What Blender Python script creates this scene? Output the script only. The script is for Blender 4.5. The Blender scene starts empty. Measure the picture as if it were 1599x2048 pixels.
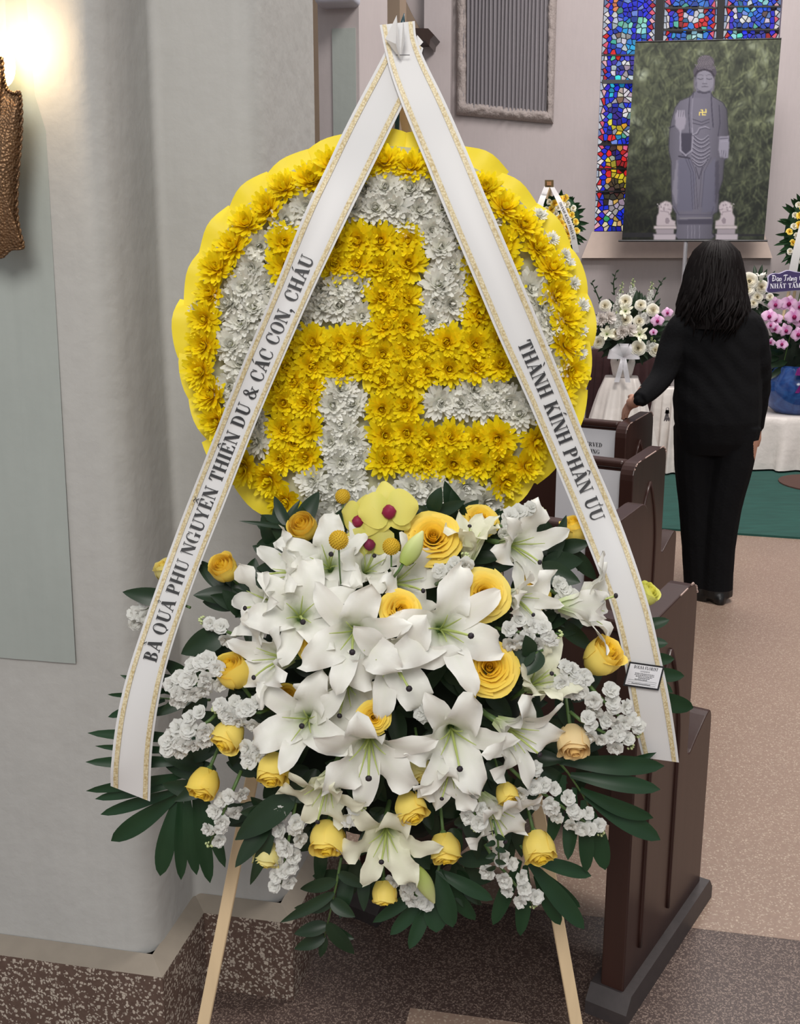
import bpy, math, random
import numpy as np
from mathutils import Vector, Matrix, noise

# ------------------------------------------------------------------ camera, world, lights, exposure
scene = bpy.context.scene
COL = scene.collection
F, PITCH, CAMZ = 2138.0, math.radians(13.37), 1.54      # focal length in pixels of the 1599x2048 frame
CX, CY = 799.5, 1024.0
CP, SP = math.cos(PITCH), math.sin(PITCH)
cam_data = bpy.data.cameras.new('camera')
cam_data.sensor_fit = 'VERTICAL'
cam_data.sensor_height = 36.0
cam_data.lens = F / 2048.0 * 36.0
cam_data.clip_start = 0.05
cam = bpy.data.objects.new('camera', cam_data)
COL.objects.link(cam)
cam.location = (0, 0, CAMZ)
cam.rotation_euler = (math.pi / 2 - PITCH, 0, 0)
scene.camera = cam

world = bpy.data.worlds.new('world')
scene.world = world
world.use_nodes = True
world.node_tree.nodes['Background'].inputs[0].default_value = (0.93, 0.95, 1.0, 1)
world.node_tree.nodes['Background'].inputs[1].default_value = 0.5

def area_light(name, loc, target, size, power, color):
    d = bpy.data.lights.new(name, 'AREA')
    d.shape = 'DISK'; d.size = size; d.energy = power; d.color = color
    o = bpy.data.objects.new(name, d); COL.objects.link(o)
    o.location = loc
    o.rotation_euler = (Vector(target) - Vector(loc)).to_track_quat('-Z', 'Y').to_euler()
    return o
area_light('nave_ceiling_lamp', (-0.4, -2.4, 4.2), (0.0, 1.7, 1.0), 2.2, 150, (1.0, 0.97, 0.93))
area_light('crossing_ceiling_lamp', (1.9, 3.4, 5.2), (1.6, 4.2, 0.0), 1.6, 170, (1.0, 0.95, 0.9))
area_light('altar_ceiling_lamp', (2.2, 6.6, 5.2), (2.2, 8.6, 1.2), 1.8, 150, (1.0, 0.93, 0.9))

vs = scene.view_settings
vs.view_transform = 'Standard'; vs.look = 'None'; vs.exposure = 0.0; vs.gamma = 1.0
vs.use_curve_mapping = False

# ------------------------------------------------------------------ geometry of the place
def ray(px, py):
    u, v = (px - CX) / F, (py - CY) / F
    return Vector((u, CP - v * SP, -SP - v * CP))
CAM = Vector((0, 0, CAMZ))
CR, CU, CB = Vector((1, 0, 0)), Vector((0, SP, CP)), Vector((0, -CP, SP))   # camera right, up, back
def at(px, py, Y):
    d = ray(px, py); return CAM + d * (Y / d.y)
def atz(px, py, z):
    d = ray(px, py); return CAM + d * ((z - CAMZ) / d.z)
def onplane(px, py, o, n):
    d = ray(px, py); return CAM + d * ((o - CAM).dot(n) / d.dot(n))
TH = math.radians(11.5)                                   # the building is turned this much against the view
EX, EY = Vector((math.cos(TH), -math.sin(TH), 0)), Vector((math.sin(TH), math.cos(TH), 0))
UP = Vector((0, 0, 1))
def V(*a): return Vector(a)

# ------------------------------------------------------------------ helpers: materials
def srgb(r, g, b):
    f = lambda c: (c / 255 / 12.92) if c / 255 <= 0.04045 else ((c / 255 + 0.055) / 1.055) ** 2.4
    return (f(r), f(g), f(b))
def newmat(name):
    m = bpy.data.materials.new(name); m.use_nodes = True
    nt = m.node_tree; p = nt.nodes['Principled BSDF']
    return m, nt, p
def node(nt, t, **kw):
    n = nt.nodes.new(t)
    for k, v in kw.items():
        if k.startswith('i_'): n.inputs[k[2:].replace('_', ' ')].default_value = v
        else: setattr(n, k, v)
    return n
def mixc(nt, fac, a, b, blend='MIX'):
    n = nt.nodes.new('ShaderNodeMix'); n.data_type = 'RGBA'; n.blend_type = blend
    for s, v in ((0, fac), (6, a), (7, b)):
        if isinstance(v, bpy.types.NodeSocket): nt.links.new(v, n.inputs[s])
        elif s == 0: n.inputs[0].default_value = v
        else: n.inputs[s].default_value = (*v, 1) if len(v) == 3 else v
    return n.outputs[2]
def coords(nt, scale=(1, 1, 1), which='Object'):
    t = nt.nodes.new('ShaderNodeTexCoord'); mp = nt.nodes.new('ShaderNodeMapping')
    mp.inputs['Scale'].default_value = scale
    nt.links.new(t.outputs[which], mp.inputs[0]); return mp.outputs[0]
def bump(nt, p, height, strength, dist=0.01):
    b = nt.nodes.new('ShaderNodeBump'); b.inputs['Strength'].default_value = strength; b.inputs['Distance'].default_value = dist
    nt.links.new(height, b.inputs['Height']); nt.links.new(b.outputs[0], p.inputs['Normal'])
def plain(name, col, rough=0.6, var=0.12, scale=40.0, metal=0.0, bmp=0.0, spec=0.5, trans=0.0, stretch=(1, 1, 1)):
    """colour with fine mottling; trans adds light passing through a petal or leaf"""
    m, nt, p = newmat(name)
    co = coords(nt, stretch)
    nz = node(nt, 'ShaderNodeTexNoise', i_Scale=scale, i_Detail=3.0); nt.links.new(co, nz.inputs['Vector'])
    lo = tuple(c * (1 - var) for c in col); hi = tuple(min(1, c * (1 + var)) for c in col)
    c = mixc(nt, nz.outputs['Fac'], lo, hi)
    nt.links.new(c, p.inputs['Base Color'])
    p.inputs['Roughness'].default_value = rough; p.inputs['Metallic'].default_value = metal
    p.inputs['Specular IOR Level'].default_value = spec
    if bmp: bump(nt, p, nz.outputs['Fac'], bmp)
    if trans: translucent(nt, p, c, trans)
    return m
def translucent(nt, p, colsock, amount):
    t = nt.nodes.new('ShaderNodeBsdfTranslucent'); nt.links.new(colsock, t.inputs[0])
    mx = nt.nodes.new('ShaderNodeMixShader'); mx.inputs[0].default_value = amount
    out = nt.nodes['Material Output']
    nt.links.new(p.outputs[0], mx.inputs[1]); nt.links.new(t.outputs[0], mx.inputs[2]); nt.links.new(mx.outputs[0], out.inputs[0])
def vcol(name, rough=0.55, trans=0.0, spec=0.3, bmp=0.0):
    """colour taken from the mesh attribute 'col'"""
    m, nt, p = newmat(name)
    a = node(nt, 'ShaderNodeAttribute', attribute_name='col')
    nt.links.new(a.outputs['Color'], p.inputs['Base Color'])
    p.inputs['Roughness'].default_value = rough; p.inputs['Specular IOR Level'].default_value = spec
    if bmp:
        nz = node(nt, 'ShaderNodeTexNoise', i_Scale=220.0, i_Detail=2.0); nt.links.new(coords(nt), nz.inputs['Vector'])
        bump(nt, p, nz.outputs['Fac'], bmp, 0.002)
    if trans: translucent(nt, p, a.outputs['Color'], trans)
    return m
def terrazzo(name, base, chip, dark, scale, amount, rough=0.45):
    m, nt, p = newmat(name)
    co = coords(nt)
    nz = node(nt, 'ShaderNodeTexNoise', i_Scale=scale * 0.8, i_Detail=2.0); nt.links.new(co, nz.inputs['Vector'])
    cw = mixc(nt, 0.012, co, nz.outputs['Color'], 'ADD')
    v = node(nt, 'ShaderNodeTexVoronoi', i_Scale=scale, i_Randomness=1.0); nt.links.new(cw, v.inputs['Vector'])
    r = nt.nodes.new('ShaderNodeValToRGB'); nt.links.new(v.outputs['Distance'], r.inputs[0])
    r.color_ramp.elements[0].position = amount; r.color_ramp.elements[0].color = (1, 1, 1, 1)
    r.color_ramp.elements[1].position = amount + 0.12; r.color_ramp.elements[1].color = (0, 0, 0, 1)
    sep = nt.nodes.new('ShaderNodeSeparateColor'); nt.links.new(v.outputs['Color'], sep.inputs[0])
    keep = node(nt, 'ShaderNodeMath', operation='GREATER_THAN'); nt.links.new(sep.outputs[0], keep.inputs[0]); keep.inputs[1].default_value = 0.35
    fac = node(nt, 'ShaderNodeMath', operation='MULTIPLY'); nt.links.new(r.outputs[0], fac.inputs[0]); nt.links.new(keep.outputs[0], fac.inputs[1])
    n2 = node(nt, 'ShaderNodeTexNoise', i_Scale=scale * 0.5, i_Detail=4.0); nt.links.new(co, n2.inputs['Vector'])
    ground = mixc(nt, n2.outputs['Fac'], dark, base)
    chips = mixc(nt, sep.outputs[1], tuple(c * 0.75 for c in chip), chip)
    big = node(nt, 'ShaderNodeTexNoise', i_Scale=2.0, i_Detail=3.0); nt.links.new(co, big.inputs['Vector'])
    c = mixc(nt, fac.outputs[0], ground, chips)
    c = mixc(nt, 0.25, c, mixc(nt, big.outputs['Fac'], (0.55, 0.5, 0.48), (1.4, 1.35, 1.3)), 'MULTIPLY')
    nt.links.new(c, p.inputs['Base Color']); p.inputs['Roughness'].default_value = rough
    return m

# ------------------------------------------------------------------ helpers: meshes and objects
def mesh(name, verts, faces, mats, cols=None, smooth=True, midx=None):
    me = bpy.data.meshes.new(name)
    me.from_pydata([tuple(v) for v in verts], [], faces)
    if not isinstance(mats, (list, tuple)): mats = [mats]
    for m in mats: me.materials.append(m)
    if cols is not None:
        a = me.color_attributes.new('col', 'FLOAT_COLOR', 'POINT')
        a.data.foreach_set('color', np.c_[np.asarray(cols, float), np.ones(len(cols))].ravel().astype(np.float32))
    if smooth: me.polygons.foreach_set('use_smooth', [True] * len(me.polygons))
    if midx is not None: me.polygons.foreach_set('material_index', midx)
    me.update()
    return me
def tag(o, label=None, cat=None, group=None, kind=None):
    if label: o['label'] = label
    if cat: o['category'] = cat
    if group: o['group'] = group
    if kind: o['kind'] = kind
    return o
def link(name, data, parent=None, mat4=None):
    o = bpy.data.objects.new(name, data); COL.objects.link(o)
    if parent is not None: o.parent = parent
    if mat4 is not None: o.matrix_local = mat4
    return o
def thing(name, label, cat, loc=(0, 0, 0), group=None, mat4=None):
    o = bpy.data.objects.new(name, None); COL.objects.link(o)
    o.empty_display_size = 0.02
    if mat4 is not None: o.matrix_world = mat4
    else: o.location = loc
    return tag(o, label, cat, group)
def frame(loc, z, xhint=None, roll=0.0, scale=1.0):
    """matrix whose local Z points along z"""
    z = Vector(z).normalized(); xh = Vector(xhint) if xhint is not None else (CR if abs(z.dot(CR)) < 0.9 else CU)
    y = z.cross(xh).normalized(); x = y.cross(z)
    m = Matrix((x, y, z)).transposed()
    m = m @ Matrix.Rotation(roll, 3, 'Z') * scale
    m4 = m.to_4x4(); m4.translation = loc
    return m4
class MB:
    def __init__(s): s.v, s.f, s.c, s.mi = [], [], [], []
    def add(s, vs, fs, col=None, mi=0):
        n = len(s.v); s.v += [tuple(v) for v in vs]; s.f += [tuple(i + n for i in f) for f in fs]
        if col is not None: s.c += ([col] * len(vs) if not isinstance(col, list) else col)
        s.mi += [mi] * len(fs)
        return s
    def grid(s, P, col=None, closed=False, mi=0):
        """P: rows of points"""
        R, C = len(P), len(P[0]); vs = [p for r in P for p in r]; fs = []
        for i in range(R - 1):
            for j in range(C if closed else C - 1):
                k = (j + 1) % C
                fs.append((i * C + j, i * C + k, (i + 1) * C + k, (i + 1) * C + j))
        return s.add(vs, fs, col, mi)
    def box(s, lo, hi, o=V(0, 0, 0), ax=(V(1, 0, 0), V(0, 1, 0), V(0, 0, 1)), col=None, mi=0):
        vs = [o + ax[0] * x + ax[1] * y + ax[2] * z for x in (lo[0], hi[0]) for y in (lo[1], hi[1]) for z in (lo[2], hi[2])]
        return s.add(vs, [(0, 1, 3, 2), (4, 6, 7, 5), (0, 4, 5, 1), (2, 3, 7, 6), (0, 2, 6, 4), (1, 5, 7, 3)], col, mi)
    def tube(s, pts, radii, n=8, col=None, caps=True, mi=0, flat=1.0):
        pts = [Vector(p) for p in pts]
        if not isinstance(radii, (list, tuple)): radii = [radii] * len(pts)
        rows = []; up = None
        for i, p in enumerate(pts):
            t = (pts[min(i + 1, len(pts) - 1)] - pts[max(i - 1, 0)]).normalized()
            if up is None: up = t.orthogonal().normalized()
            a = (up - t * up.dot(t)).normalized(); b = t.cross(a); up = a
            rows.append([p + (a * math.cos(k * 2 * math.pi / n) + b * math.sin(k * 2 * math.pi / n) * flat) * radii[i] for k in range(n)])
        n0 = len(s.v); s.grid(rows, col, True, mi)
        if caps:
            s.f += [tuple(n0 + k for k in range(n))[::-1], tuple(n0 + (len(pts) - 1) * n + k for k in range(n))]; s.mi += [mi, mi]
        return s
    def prism(s, poly, depth, col=None, mi=0):
        """poly: 3D points (planar), extruded by vector depth"""
        n = len(poly); vs = [Vector(p) for p in poly] + [Vector(p) + depth for p in poly]
        fs = [tuple(range(n))[::-1], tuple(range(n, 2 * n))] + [(i, (i + 1) % n, n + (i + 1) % n, n + i) for i in range(n)]
        return s.add(vs, fs, col, mi)
    def mesh(s, name, mat, smooth=True, origin=None):
        vs = s.v if origin is None else [(v[0] - origin[0], v[1] - origin[1], v[2] - origin[2]) for v in s.v]
        return mesh(name, vs, s.f, mat, s.c if s.c and len(s.c) == len(s.v) else None, smooth, s.mi if any(s.mi) else None)
    def build(s, name, mat, parent=None, smooth=False, origin=None):
        if origin is None and parent is not None:
            r = parent
            while r.parent: r = r.parent
            origin = tuple(r.location)
        return link(name, s.mesh(name, mat, smooth, origin), parent)
def lerp(a, b, t): return a + (b - a) * t
def sstep(a, b, x):
    t = max(0.0, min(1.0, (x - a) / (b - a))); return t * t * (3 - 2 * t)
def structure(name, mb, mat, smooth=False, parent=None):
    o = mb.build(name, mat, parent, smooth)
    if parent is None: o['kind'] = 'structure'
    return o
def bez(pts, n):
    """Catmull-Rom through the points"""
    P = [np.array(p, float) for p in pts]; P = [2 * P[0] - P[1]] + P + [2 * P[-1] - P[-2]]
    out = []; m = len(P) - 3
    for k in range(n):
        t = k / (n - 1) * m; i = min(int(t), m - 1); t -= i
        a, b, c, d = P[i:i + 4]
        out.append(0.5 * (2 * b + (c - a) * t + (2 * a - 5 * b + 4 * c - d) * t * t + (3 * b - a - 3 * c + d) * t ** 3))
    return out
# ------------------------------------------------------------------ lettering: a bold high-contrast serif alphabet drawn as polygons (cap height 1)
S_, H_ = 0.21, 0.055
def g_rect(x0, y0, x1, y1): return [(x0, y0), (x1, y0), (x1, y1), (x0, y1)]
def g_diag(x0, y0, x1, y1, w): return [(x0 - w / 2, y0), (x0 + w / 2, y0), (x1 + w / 2, y1), (x1 - w / 2, y1)]
def g_serif(x, y, w): return g_rect(x - w / 2, y, x + w / 2, y + H_)
def g_arc(cx, cy, rx, ry, a0, a1, thick=S_, thin=H_, n=14):
    out = []
    for k in range(n):
        q = []
        for a in (lerp(a0, a1, k / n), lerp(a0, a1, (k + 1) / n)):
            a = math.radians(a); t = thin + (thick - thin) * abs(math.cos(a)) ** 1.6
            c, s = math.cos(a), math.sin(a); q.append(((cx + rx * c, cy + ry * s), (cx + (rx - t) * c, cy + (ry - thin - (t - thin) * 0.25) * s)))
        out.append([q[0][0], q[1][0], q[1][1], q[0][1]])
    return out
def g_stem(x): return [g_rect(x - S_ / 2, 0, x + S_ / 2, 1), g_serif(x, 0, 0.36), g_serif(x, 1 - H_, 0.36)]
def build_glyphs():
    G = {}
    st = g_stem
    A = [g_diag(0.1, 0, 0.42, 1, 0.07), g_diag(0.68, 0, 0.4, 1, 0.23), g_rect(0.2, 0.28, 0.6, 0.335), g_serif(0.1, 0, 0.26), g_serif(0.68, 0, 0.36)]
    G['A'] = (A, 0.82)
    G['B'] = (st(0.2) + g_arc(0.32, 0.76, 0.31, 0.24, -90, 90) + g_arc(0.32, 0.27, 0.37, 0.27, -90, 90) + [g_rect(0.2, 0, 0.34, H_), g_rect(0.2, 1 - H_, 0.34, 1), g_rect(0.2, 0.5, 0.34, 0.55)], 0.75)
    G['C'] = (g_arc(0.42, 0.5, 0.39, 0.52, 50, 312) + [g_rect(0.68, 0.62, 0.73, 0.98), [(0.55, 0.95), (0.7, 0.8), (0.73, 0.62), (0.68, 0.62)], g_rect(0.66, 0.12, 0.71, 0.3)], 0.8)
    G['D'] = (st(0.2) + g_arc(0.34, 0.5, 0.44, 0.5, -90, 90) + [g_rect(0.2, 0, 0.36, H_), g_rect(0.2, 1 - H_, 0.36, 1)], 0.86)
    E = st(0.2) + [g_rect(0.2, 0, 0.66, H_), g_rect(0.2, 1 - H_, 0.64, 1), g_rect(0.2, 0.48, 0.48, 0.53), g_rect(0.45, 0.38, 0.5, 0.63),
        [(0.5, 0), (0.68, 0), (0.7, 0.3), (0.65, 0.3)], [(0.48, 1), (0.66, 1), (0.68, 0.72), (0.63, 0.72)]]
    G['E'] = (E, 0.76)
    G['F'] = (st(0.2) + [g_rect(0.2, 1 - H_, 0.64, 1), g_rect(0.2, 0.48, 0.48, 0.53), g_rect(0.45, 0.38, 0.5, 0.63), [(0.48, 1), (0.66, 1), (0.68, 0.72), (0.63, 0.72)]], 0.7)
    G['G'] = (g_arc(0.42, 0.5, 0.39, 0.52, 50, 330) + [g_rect(0.68, 0.62, 0.73, 0.98), g_rect(0.58, 0.02, 0.78, 0.42), g_serif(0.68, 0.4, 0.34)], 0.88)
    G['H'] = (st(0.2) + st(0.72) + [g_rect(0.2, 0.48, 0.72, 0.535)], 0.93)
    G['I'] = (st(0.2), 0.42)
    G['K'] = (st(0.2) + [g_diag(0.34, 0.42, 0.68, 1, 0.07), g_diag(0.74, 0, 0.44, 0.6, 0.23), g_serif(0.68, 1 - H_, 0.28), g_serif(0.74, 0, 0.34)], 0.92)
    G['L'] = (st(0.2) + [g_rect(0.2, 0, 0.66, H_), [(0.48, 0), (0.68, 0), (0.7, 0.34), (0.65, 0.34)]], 0.72)
    G['M'] = ([g_rect(0.1, 0, 0.16, 1), g_serif(0.13, 0, 0.26), g_diag(0.48, 0, 0.2, 1, 0.2), g_diag(0.5, 0, 0.8, 1, 0.06), g_rect(0.74, 0, 0.95, 1), g_serif(0.85, 0, 0.34), g_serif(0.14, 1 - H_, 0.24), g_serif(0.88, 1 - H_, 0.24)], 1.05)
    G['N'] = ([g_rect(0.11, 0, 0.17, 1), g_serif(0.14, 0, 0.26), g_serif(0.13, 1 - H_, 0.24), g_diag(0.7, 0, 0.2, 1, 0.24), g_rect(0.7, 0, 0.76, 1), g_serif(0.73, 1 - H_, 0.28)], 0.88)
    O = g_arc(0.43, 0.5, 0.41, 0.52, 0, 360, n=24)
    G['O'] = (O, 0.86)
    G['Q'] = (O + [[(0.4, 0.02), (0.52, 0.02), (0.72, -0.26), (0.56, -0.24)], [(0.56, -0.24), (0.72, -0.26), (0.88, -0.18), (0.88, -0.13)]], 0.9)
    P = st(0.2) + g_arc(0.34, 0.73, 0.35, 0.27, -90, 90) + [g_rect(0.2, 1 - H_, 0.36, 1), g_rect(0.2, 0.46, 0.36, 0.515)]
    G['P'] = (P, 0.74)
    G['R'] = (P + [g_diag(0.72, 0, 0.44, 0.5, 0.22), g_serif(0.74, 0, 0.28)], 0.86)
    G['S'] = (g_arc(0.34, 0.75, 0.27, 0.27, 40, 200) + g_arc(0.34, 0.25, 0.29, 0.27, -150, 20) + [[(0.08, 0.72), (0.27, 0.84), (0.62, 0.42), (0.6, 0.18)], [(0.08, 0.72), (0.1, 0.6), (0.44, 0.24), (0.6, 0.2)], g_rect(0.55, 0.7, 0.6, 0.98), g_rect(0.06, 0.02, 0.11, 0.32)], 0.68)
    G['T'] = (st(0.38) + [g_rect(0.05, 1 - H_, 0.71, 1), [(0.05, 1), (0.2, 1), (0.08, 0.72), (0.03, 0.72)], [(0.56, 1), (0.71, 1), (0.73, 0.72), (0.68, 0.72)]], 0.76)
    U = [g_rect(0.13, 0.28, 0.34, 1), g_serif(0.235, 1 - H_, 0.38), g_rect(0.7, 0.3, 0.755, 1), g_serif(0.73, 1 - H_, 0.28)] + g_arc(0.443, 0.3, 0.313, 0.32, 180, 360, n=14, thick=0.2)[:14]
    U = [g_rect(0.13, 0.28, 0.34, 1), g_serif(0.235, 1 - H_, 0.38), g_rect(0.7, 0.28, 0.755, 1), g_serif(0.73, 1 - H_, 0.28)]
    for k in range(14):
        q = []
        for a in (180 + 180 * k / 14, 180 + 180 * (k + 1) / 14):
            t = lerp(0.21, 0.055, (a - 180) / 180) + 0.03 * math.sin(math.radians(a - 180)); a = math.radians(a)
            q.append(((0.4425 + 0.3125 * math.cos(a), 0.29 + 0.31 * math.sin(a)), (0.4425 + (0.3125 - t) * math.cos(a), 0.29 + (0.31 - t * 0.75) * math.sin(a))))
        U.append([q[0][0], q[1][0], q[1][1], q[0][1]])
    G['U'] = (U, 0.88)
    G['V'] = ([g_diag(0.42, 0, 0.14, 1, 0.22), g_diag(0.44, 0, 0.7, 1, 0.06), g_serif(0.15, 1 - H_, 0.36), g_serif(0.7, 1 - H_, 0.24)], 0.82)
    G['Y'] = ([g_rect(0.3, 0, 0.5, 0.46), g_serif(0.4, 0, 0.34), g_diag(0.4, 0.42, 0.14, 1, 0.22), g_diag(0.43, 0.42, 0.68, 1, 0.07), g_serif(0.15, 1 - H_, 0.36), g_serif(0.68, 1 - H_, 0.24)], 0.8)
    G['&'] = (g_arc(0.36, 0.77, 0.2, 0.23, 0, 360, thick=0.12) + g_arc(0.33, 0.27, 0.3, 0.28, 95, 330, thick=0.18) + [g_diag(0.78, 0, 0.24, 0.72, 0.2), [(0.6, 0.1), (0.66, 0.08), (0.84, 0.5), (0.78, 0.5)], g_serif(0.8, 0.48, 0.28), g_serif(0.8, 0, 0.2)], 0.95)
    G[','] = (g_arc(0.16, 0.08, 0.11, 0.1, 0, 360, thick=0.1, thin=0.09) + [[(0.18, 0.05), (0.27, 0.08), (0.16, -0.22), (0.08, -0.24)]], 0.34)
    G[' '] = ([], 0.36)
    acc = {'`': [[(-0.2, 1.28), (-0.06, 1.28), (0.1, 1.08), (0.04, 1.08)]], "'": [[(0.06, 1.28), (0.2, 1.28), (-0.04, 1.08), (-0.1, 1.08)]],
           '^': [[(-0.22, 1.08), (-0.14, 1.08), (0.02, 1.24), (-0.03, 1.3)], [(0.22, 1.08), (0.14, 1.08), (-0.02, 1.24), (0.03, 1.3)]],
           '?': [[(-0.08, 1.24), (0.02, 1.32), (0.04, 1.27), (-0.05, 1.2)], [(0.02, 1.32), (0.14, 1.24), (0.08, 1.2), (0.02, 1.27)], [(0.08, 1.2), (0.14, 1.24), (0.05, 1.06), (0.0, 1.06)]],
           '.': [g_rect(-0.06, -0.24, 0.06, -0.12)],
           '~': [[(-0.22, 1.36), (-0.1, 1.46), (-0.1, 1.40), (-0.2, 1.31)], [(-0.1, 1.46), (0.1, 1.38), (0.1, 1.32), (-0.1, 1.40)], [(0.1, 1.38), (0.22, 1.48), (0.24, 1.43), (0.1, 1.32)]],
           '+': [[(0.28, 0.95), (0.34, 0.95), (0.46, 1.1), (0.4, 1.13)], [(0.4, 1.13), (0.46, 1.1), (0.42, 1.2), (0.34, 1.2)]]}
    cen = {'A': 0.42, 'U': 0.44, 'E': 0.38, 'I': 0.2, 'O': 0.43}
    for ch, base, marks in (('À', 'A', '`'), ('Á', 'A', "'"), ('Ả', 'A', '?'), ('Â', 'A', '^'), ('Ấ', 'A', "^'"), ('Ụ', 'U', '.'), ('Ễ', 'E', '^~'), ('Ệ', 'E', '^.'), ('Ê', 'E', '^'), ('Í', 'I', "'"), ('Ư', 'U', '+')):
        polys, w = G[base]
        extra = [[(x + cen[base], y) for x, y in pl] for mk in marks for pl in acc[mk]]
        if marks == "^'": extra = [[(x + (0.18 if i == 2 else 0), y + (0.06 if i == 2 else 0)) for x, y in pl] for i, pl in enumerate(extra)]
        G[ch] = (polys + extra, w)
    return G
GLYPH = build_glyphs()
def text_polys(s, track=0.04):
    x, out = 0.0, []
    for ch in s:
        polys, w = GLYPH[ch]
        out += [[(px + x, py) for px, py in pl] for pl in polys]; x += w + track
    return out, x - track
def text_mesh(mb, s, fn, track=0.04, length=None):
    """fn(x, y) -> point, x along the line in cap heights (or 0..length), y in cap heights"""
    polys, w = text_polys(s, track); k = 1.0 if length is None else length / w
    for pl in polys: mb.add([fn(x * k, y) for x, y in pl], [tuple(range(len(pl)))])
    return w
# ------------------------------------------------------------------ materials of the place
def plaster(name, col, stain, scale=3.0, bmp=0.25):
    m, nt, p = newmat(name)
    co = coords(nt)
    a = node(nt, 'ShaderNodeTexNoise', i_Scale=scale, i_Detail=6.0, i_Roughness=0.6); nt.links.new(co, a.inputs['Vector'])
    c = mixc(nt, a.outputs['Fac'], stain, col)
    b = node(nt, 'ShaderNodeTexNoise', i_Scale=26.0, i_Detail=5.0); nt.links.new(co, b.inputs['Vector'])
    w = node(nt, 'ShaderNodeTexNoise', i_Scale=60.0, i_Detail=2.0); nt.links.new(coords(nt, (1, 1, 0.12)), w.inputs['Vector'])
    c = mixc(nt, 0.12, c, mixc(nt, w.outputs['Fac'], (0.6, 0.6, 0.6), (1.3, 1.3, 1.3)), 'MULTIPLY')
    nt.links.new(c, p.inputs['Base Color']); p.inputs['Roughness'].default_value = 0.75
    bump(nt, p, b.outputs['Fac'], bmp, 0.01)
    return m
M = {}
M['plaster'] = plaster('plaster_grey_white', srgb(190, 189, 185), srgb(170, 169, 165))
M['plaster_far'] = plaster('plaster_lavender_grey', srgb(186, 177, 176), srgb(164, 155, 155), 1.2, 0.1)
M['plaster_green'] = plaster('paint_pale_green_grey', srgb(170, 176, 171), srgb(154, 161, 156), 3.0, 0.1)
M['sill'] = plain('sill_stone', srgb(190, 172, 160), 0.7, 0.08, 20)
M['ledge'] = plain('plinth_top_cement', srgb(142, 132, 119), 0.75, 0.12, 30)
M['brown_wall'] = plain('brown_wall', srgb(134, 116, 98), 0.7, 0.08, 8)
M['terrazzo_plinth'] = terrazzo('terrazzo_plinth', srgb(112, 92, 82), srgb(196, 184, 170), srgb(82, 64, 56), 150.0, 0.40)
M['terrazzo_dark'] = terrazzo('terrazzo_coarse', srgb(92, 76, 70), srgb(142, 124, 114), srgb(50, 38, 36), 230.0, 0.40, 0.4)
M['terrazzo_light'] = terrazzo('terrazzo_light', srgb(160, 138, 122), srgb(190, 172, 154), srgb(136, 114, 102), 150.0, 0.30, 0.35)
M['carpet'] = plain('green_carpet', srgb(32, 76, 68), 0.95, 0.35, 6, bmp=0.3, stretch=(1, 3, 1))
def wood_dark(name, col, spec):
    m, nt, p = newmat(name)
    n1 = node(nt, 'ShaderNodeTexNoise', i_Scale=30.0, i_Detail=5.0); nt.links.new(coords(nt, (1, 1, 0.06)), n1.inputs['Vector'])
    nt.links.new(mixc(nt, n1.outputs['Fac'], tuple(c * 0.75 for c in col), tuple(c * 1.25 for c in col)), p.inputs['Base Color'])
    p.inputs['Roughness'].default_value = 0.32; p.inputs['Specular IOR Level'].default_value = spec
    bump(nt, p, n1.outputs['Fac'], 0.08, 0.003)
    return m
M['pew'] = wood_dark('pew_brown_varnish', srgb(56, 34, 29), 0.45)
M['pew_foot'] = plain('pew_foot_grey', srgb(62, 56, 56), 0.5, 0.25, 60)
M['worn'] = plain('worn_edge', srgb(176, 150, 140), 0.6, 0.2, 90)
M['pine'] = plain('pine_stick', srgb(226, 200, 160), 0.6, 0.1, 60, stretch=(1, 1, 0.08))
M['paper'] = plain('white_card', srgb(226, 226, 230), 0.6, 0.02)
M['ink'] = plain('black_ink', srgb(22, 22, 26), 0.5, 0.1)
M['black'] = plain('black_metal', srgb(26, 26, 30), 0.4, 0.1)

# ------------------------------------------------------------------ floor
def gp(a, b, z=0.0): return EX * a + EY * b + UP * z      # building coordinates to world
def floor_piece(name, a0, a1, b0, b1, mat, z=0.0):
    return structure(name, MB().box((a0, b0, -0.1), (a1, b1, z), V(0, 0, 0), (EX, EY, UP)), mat)
floor_piece('floor', -9, 9, 2.323, 16, M['terrazzo_light'])
fl = floor_piece('floor_border', -9, 9, 0.9, 2.322, M['terrazzo_dark'])
floor_piece('floor_near', -9, 9, -6, 0.899, M['terrazzo_light'])
p = atz(820, 2017, 0); a0 = p.dot(EX); b0 = p.dot(EY)
MB().box((a0, b0 - 0.42, 0.0), (a0 + 0.42, b0, 0.002), V(0, 0, 0), (EX, EY, UP)).build('floor_tile', M['terrazzo_light'], fl)
p0, p1 = atz(1450, 1068.5, 0), atz(1599, 1078.5, 0)
cd = (p1 - p0).normalized(); cn = Vector((-cd.y, cd.x, 0))
cpt = MB().box((-1.1, 0, 0.0), (5.5, 3.45, 0.012), p0, (cd, cn, UP)).build('carpet', M['carpet'])
tag(cpt, 'dark green carpet laid in front of the altar tables', 'carpet')
# dark brown round-cornered mat at the edge of the green carpet
q = atz(1600, 968, 0.012)
poly = [q + V(0.16 * math.cos(t) * 1.6 + 0.12, 0.3 * math.sin(t), 0.001) for t in np.linspace(0, 2 * math.pi, 28)[:-1]]
tag(MB().prism(poly, UP * 0.008).build('floor_mat', plain('brown_mat', srgb(84, 58, 50), 0.9)), 'small brown rounded mat on the green carpet edge', 'mat')

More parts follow.
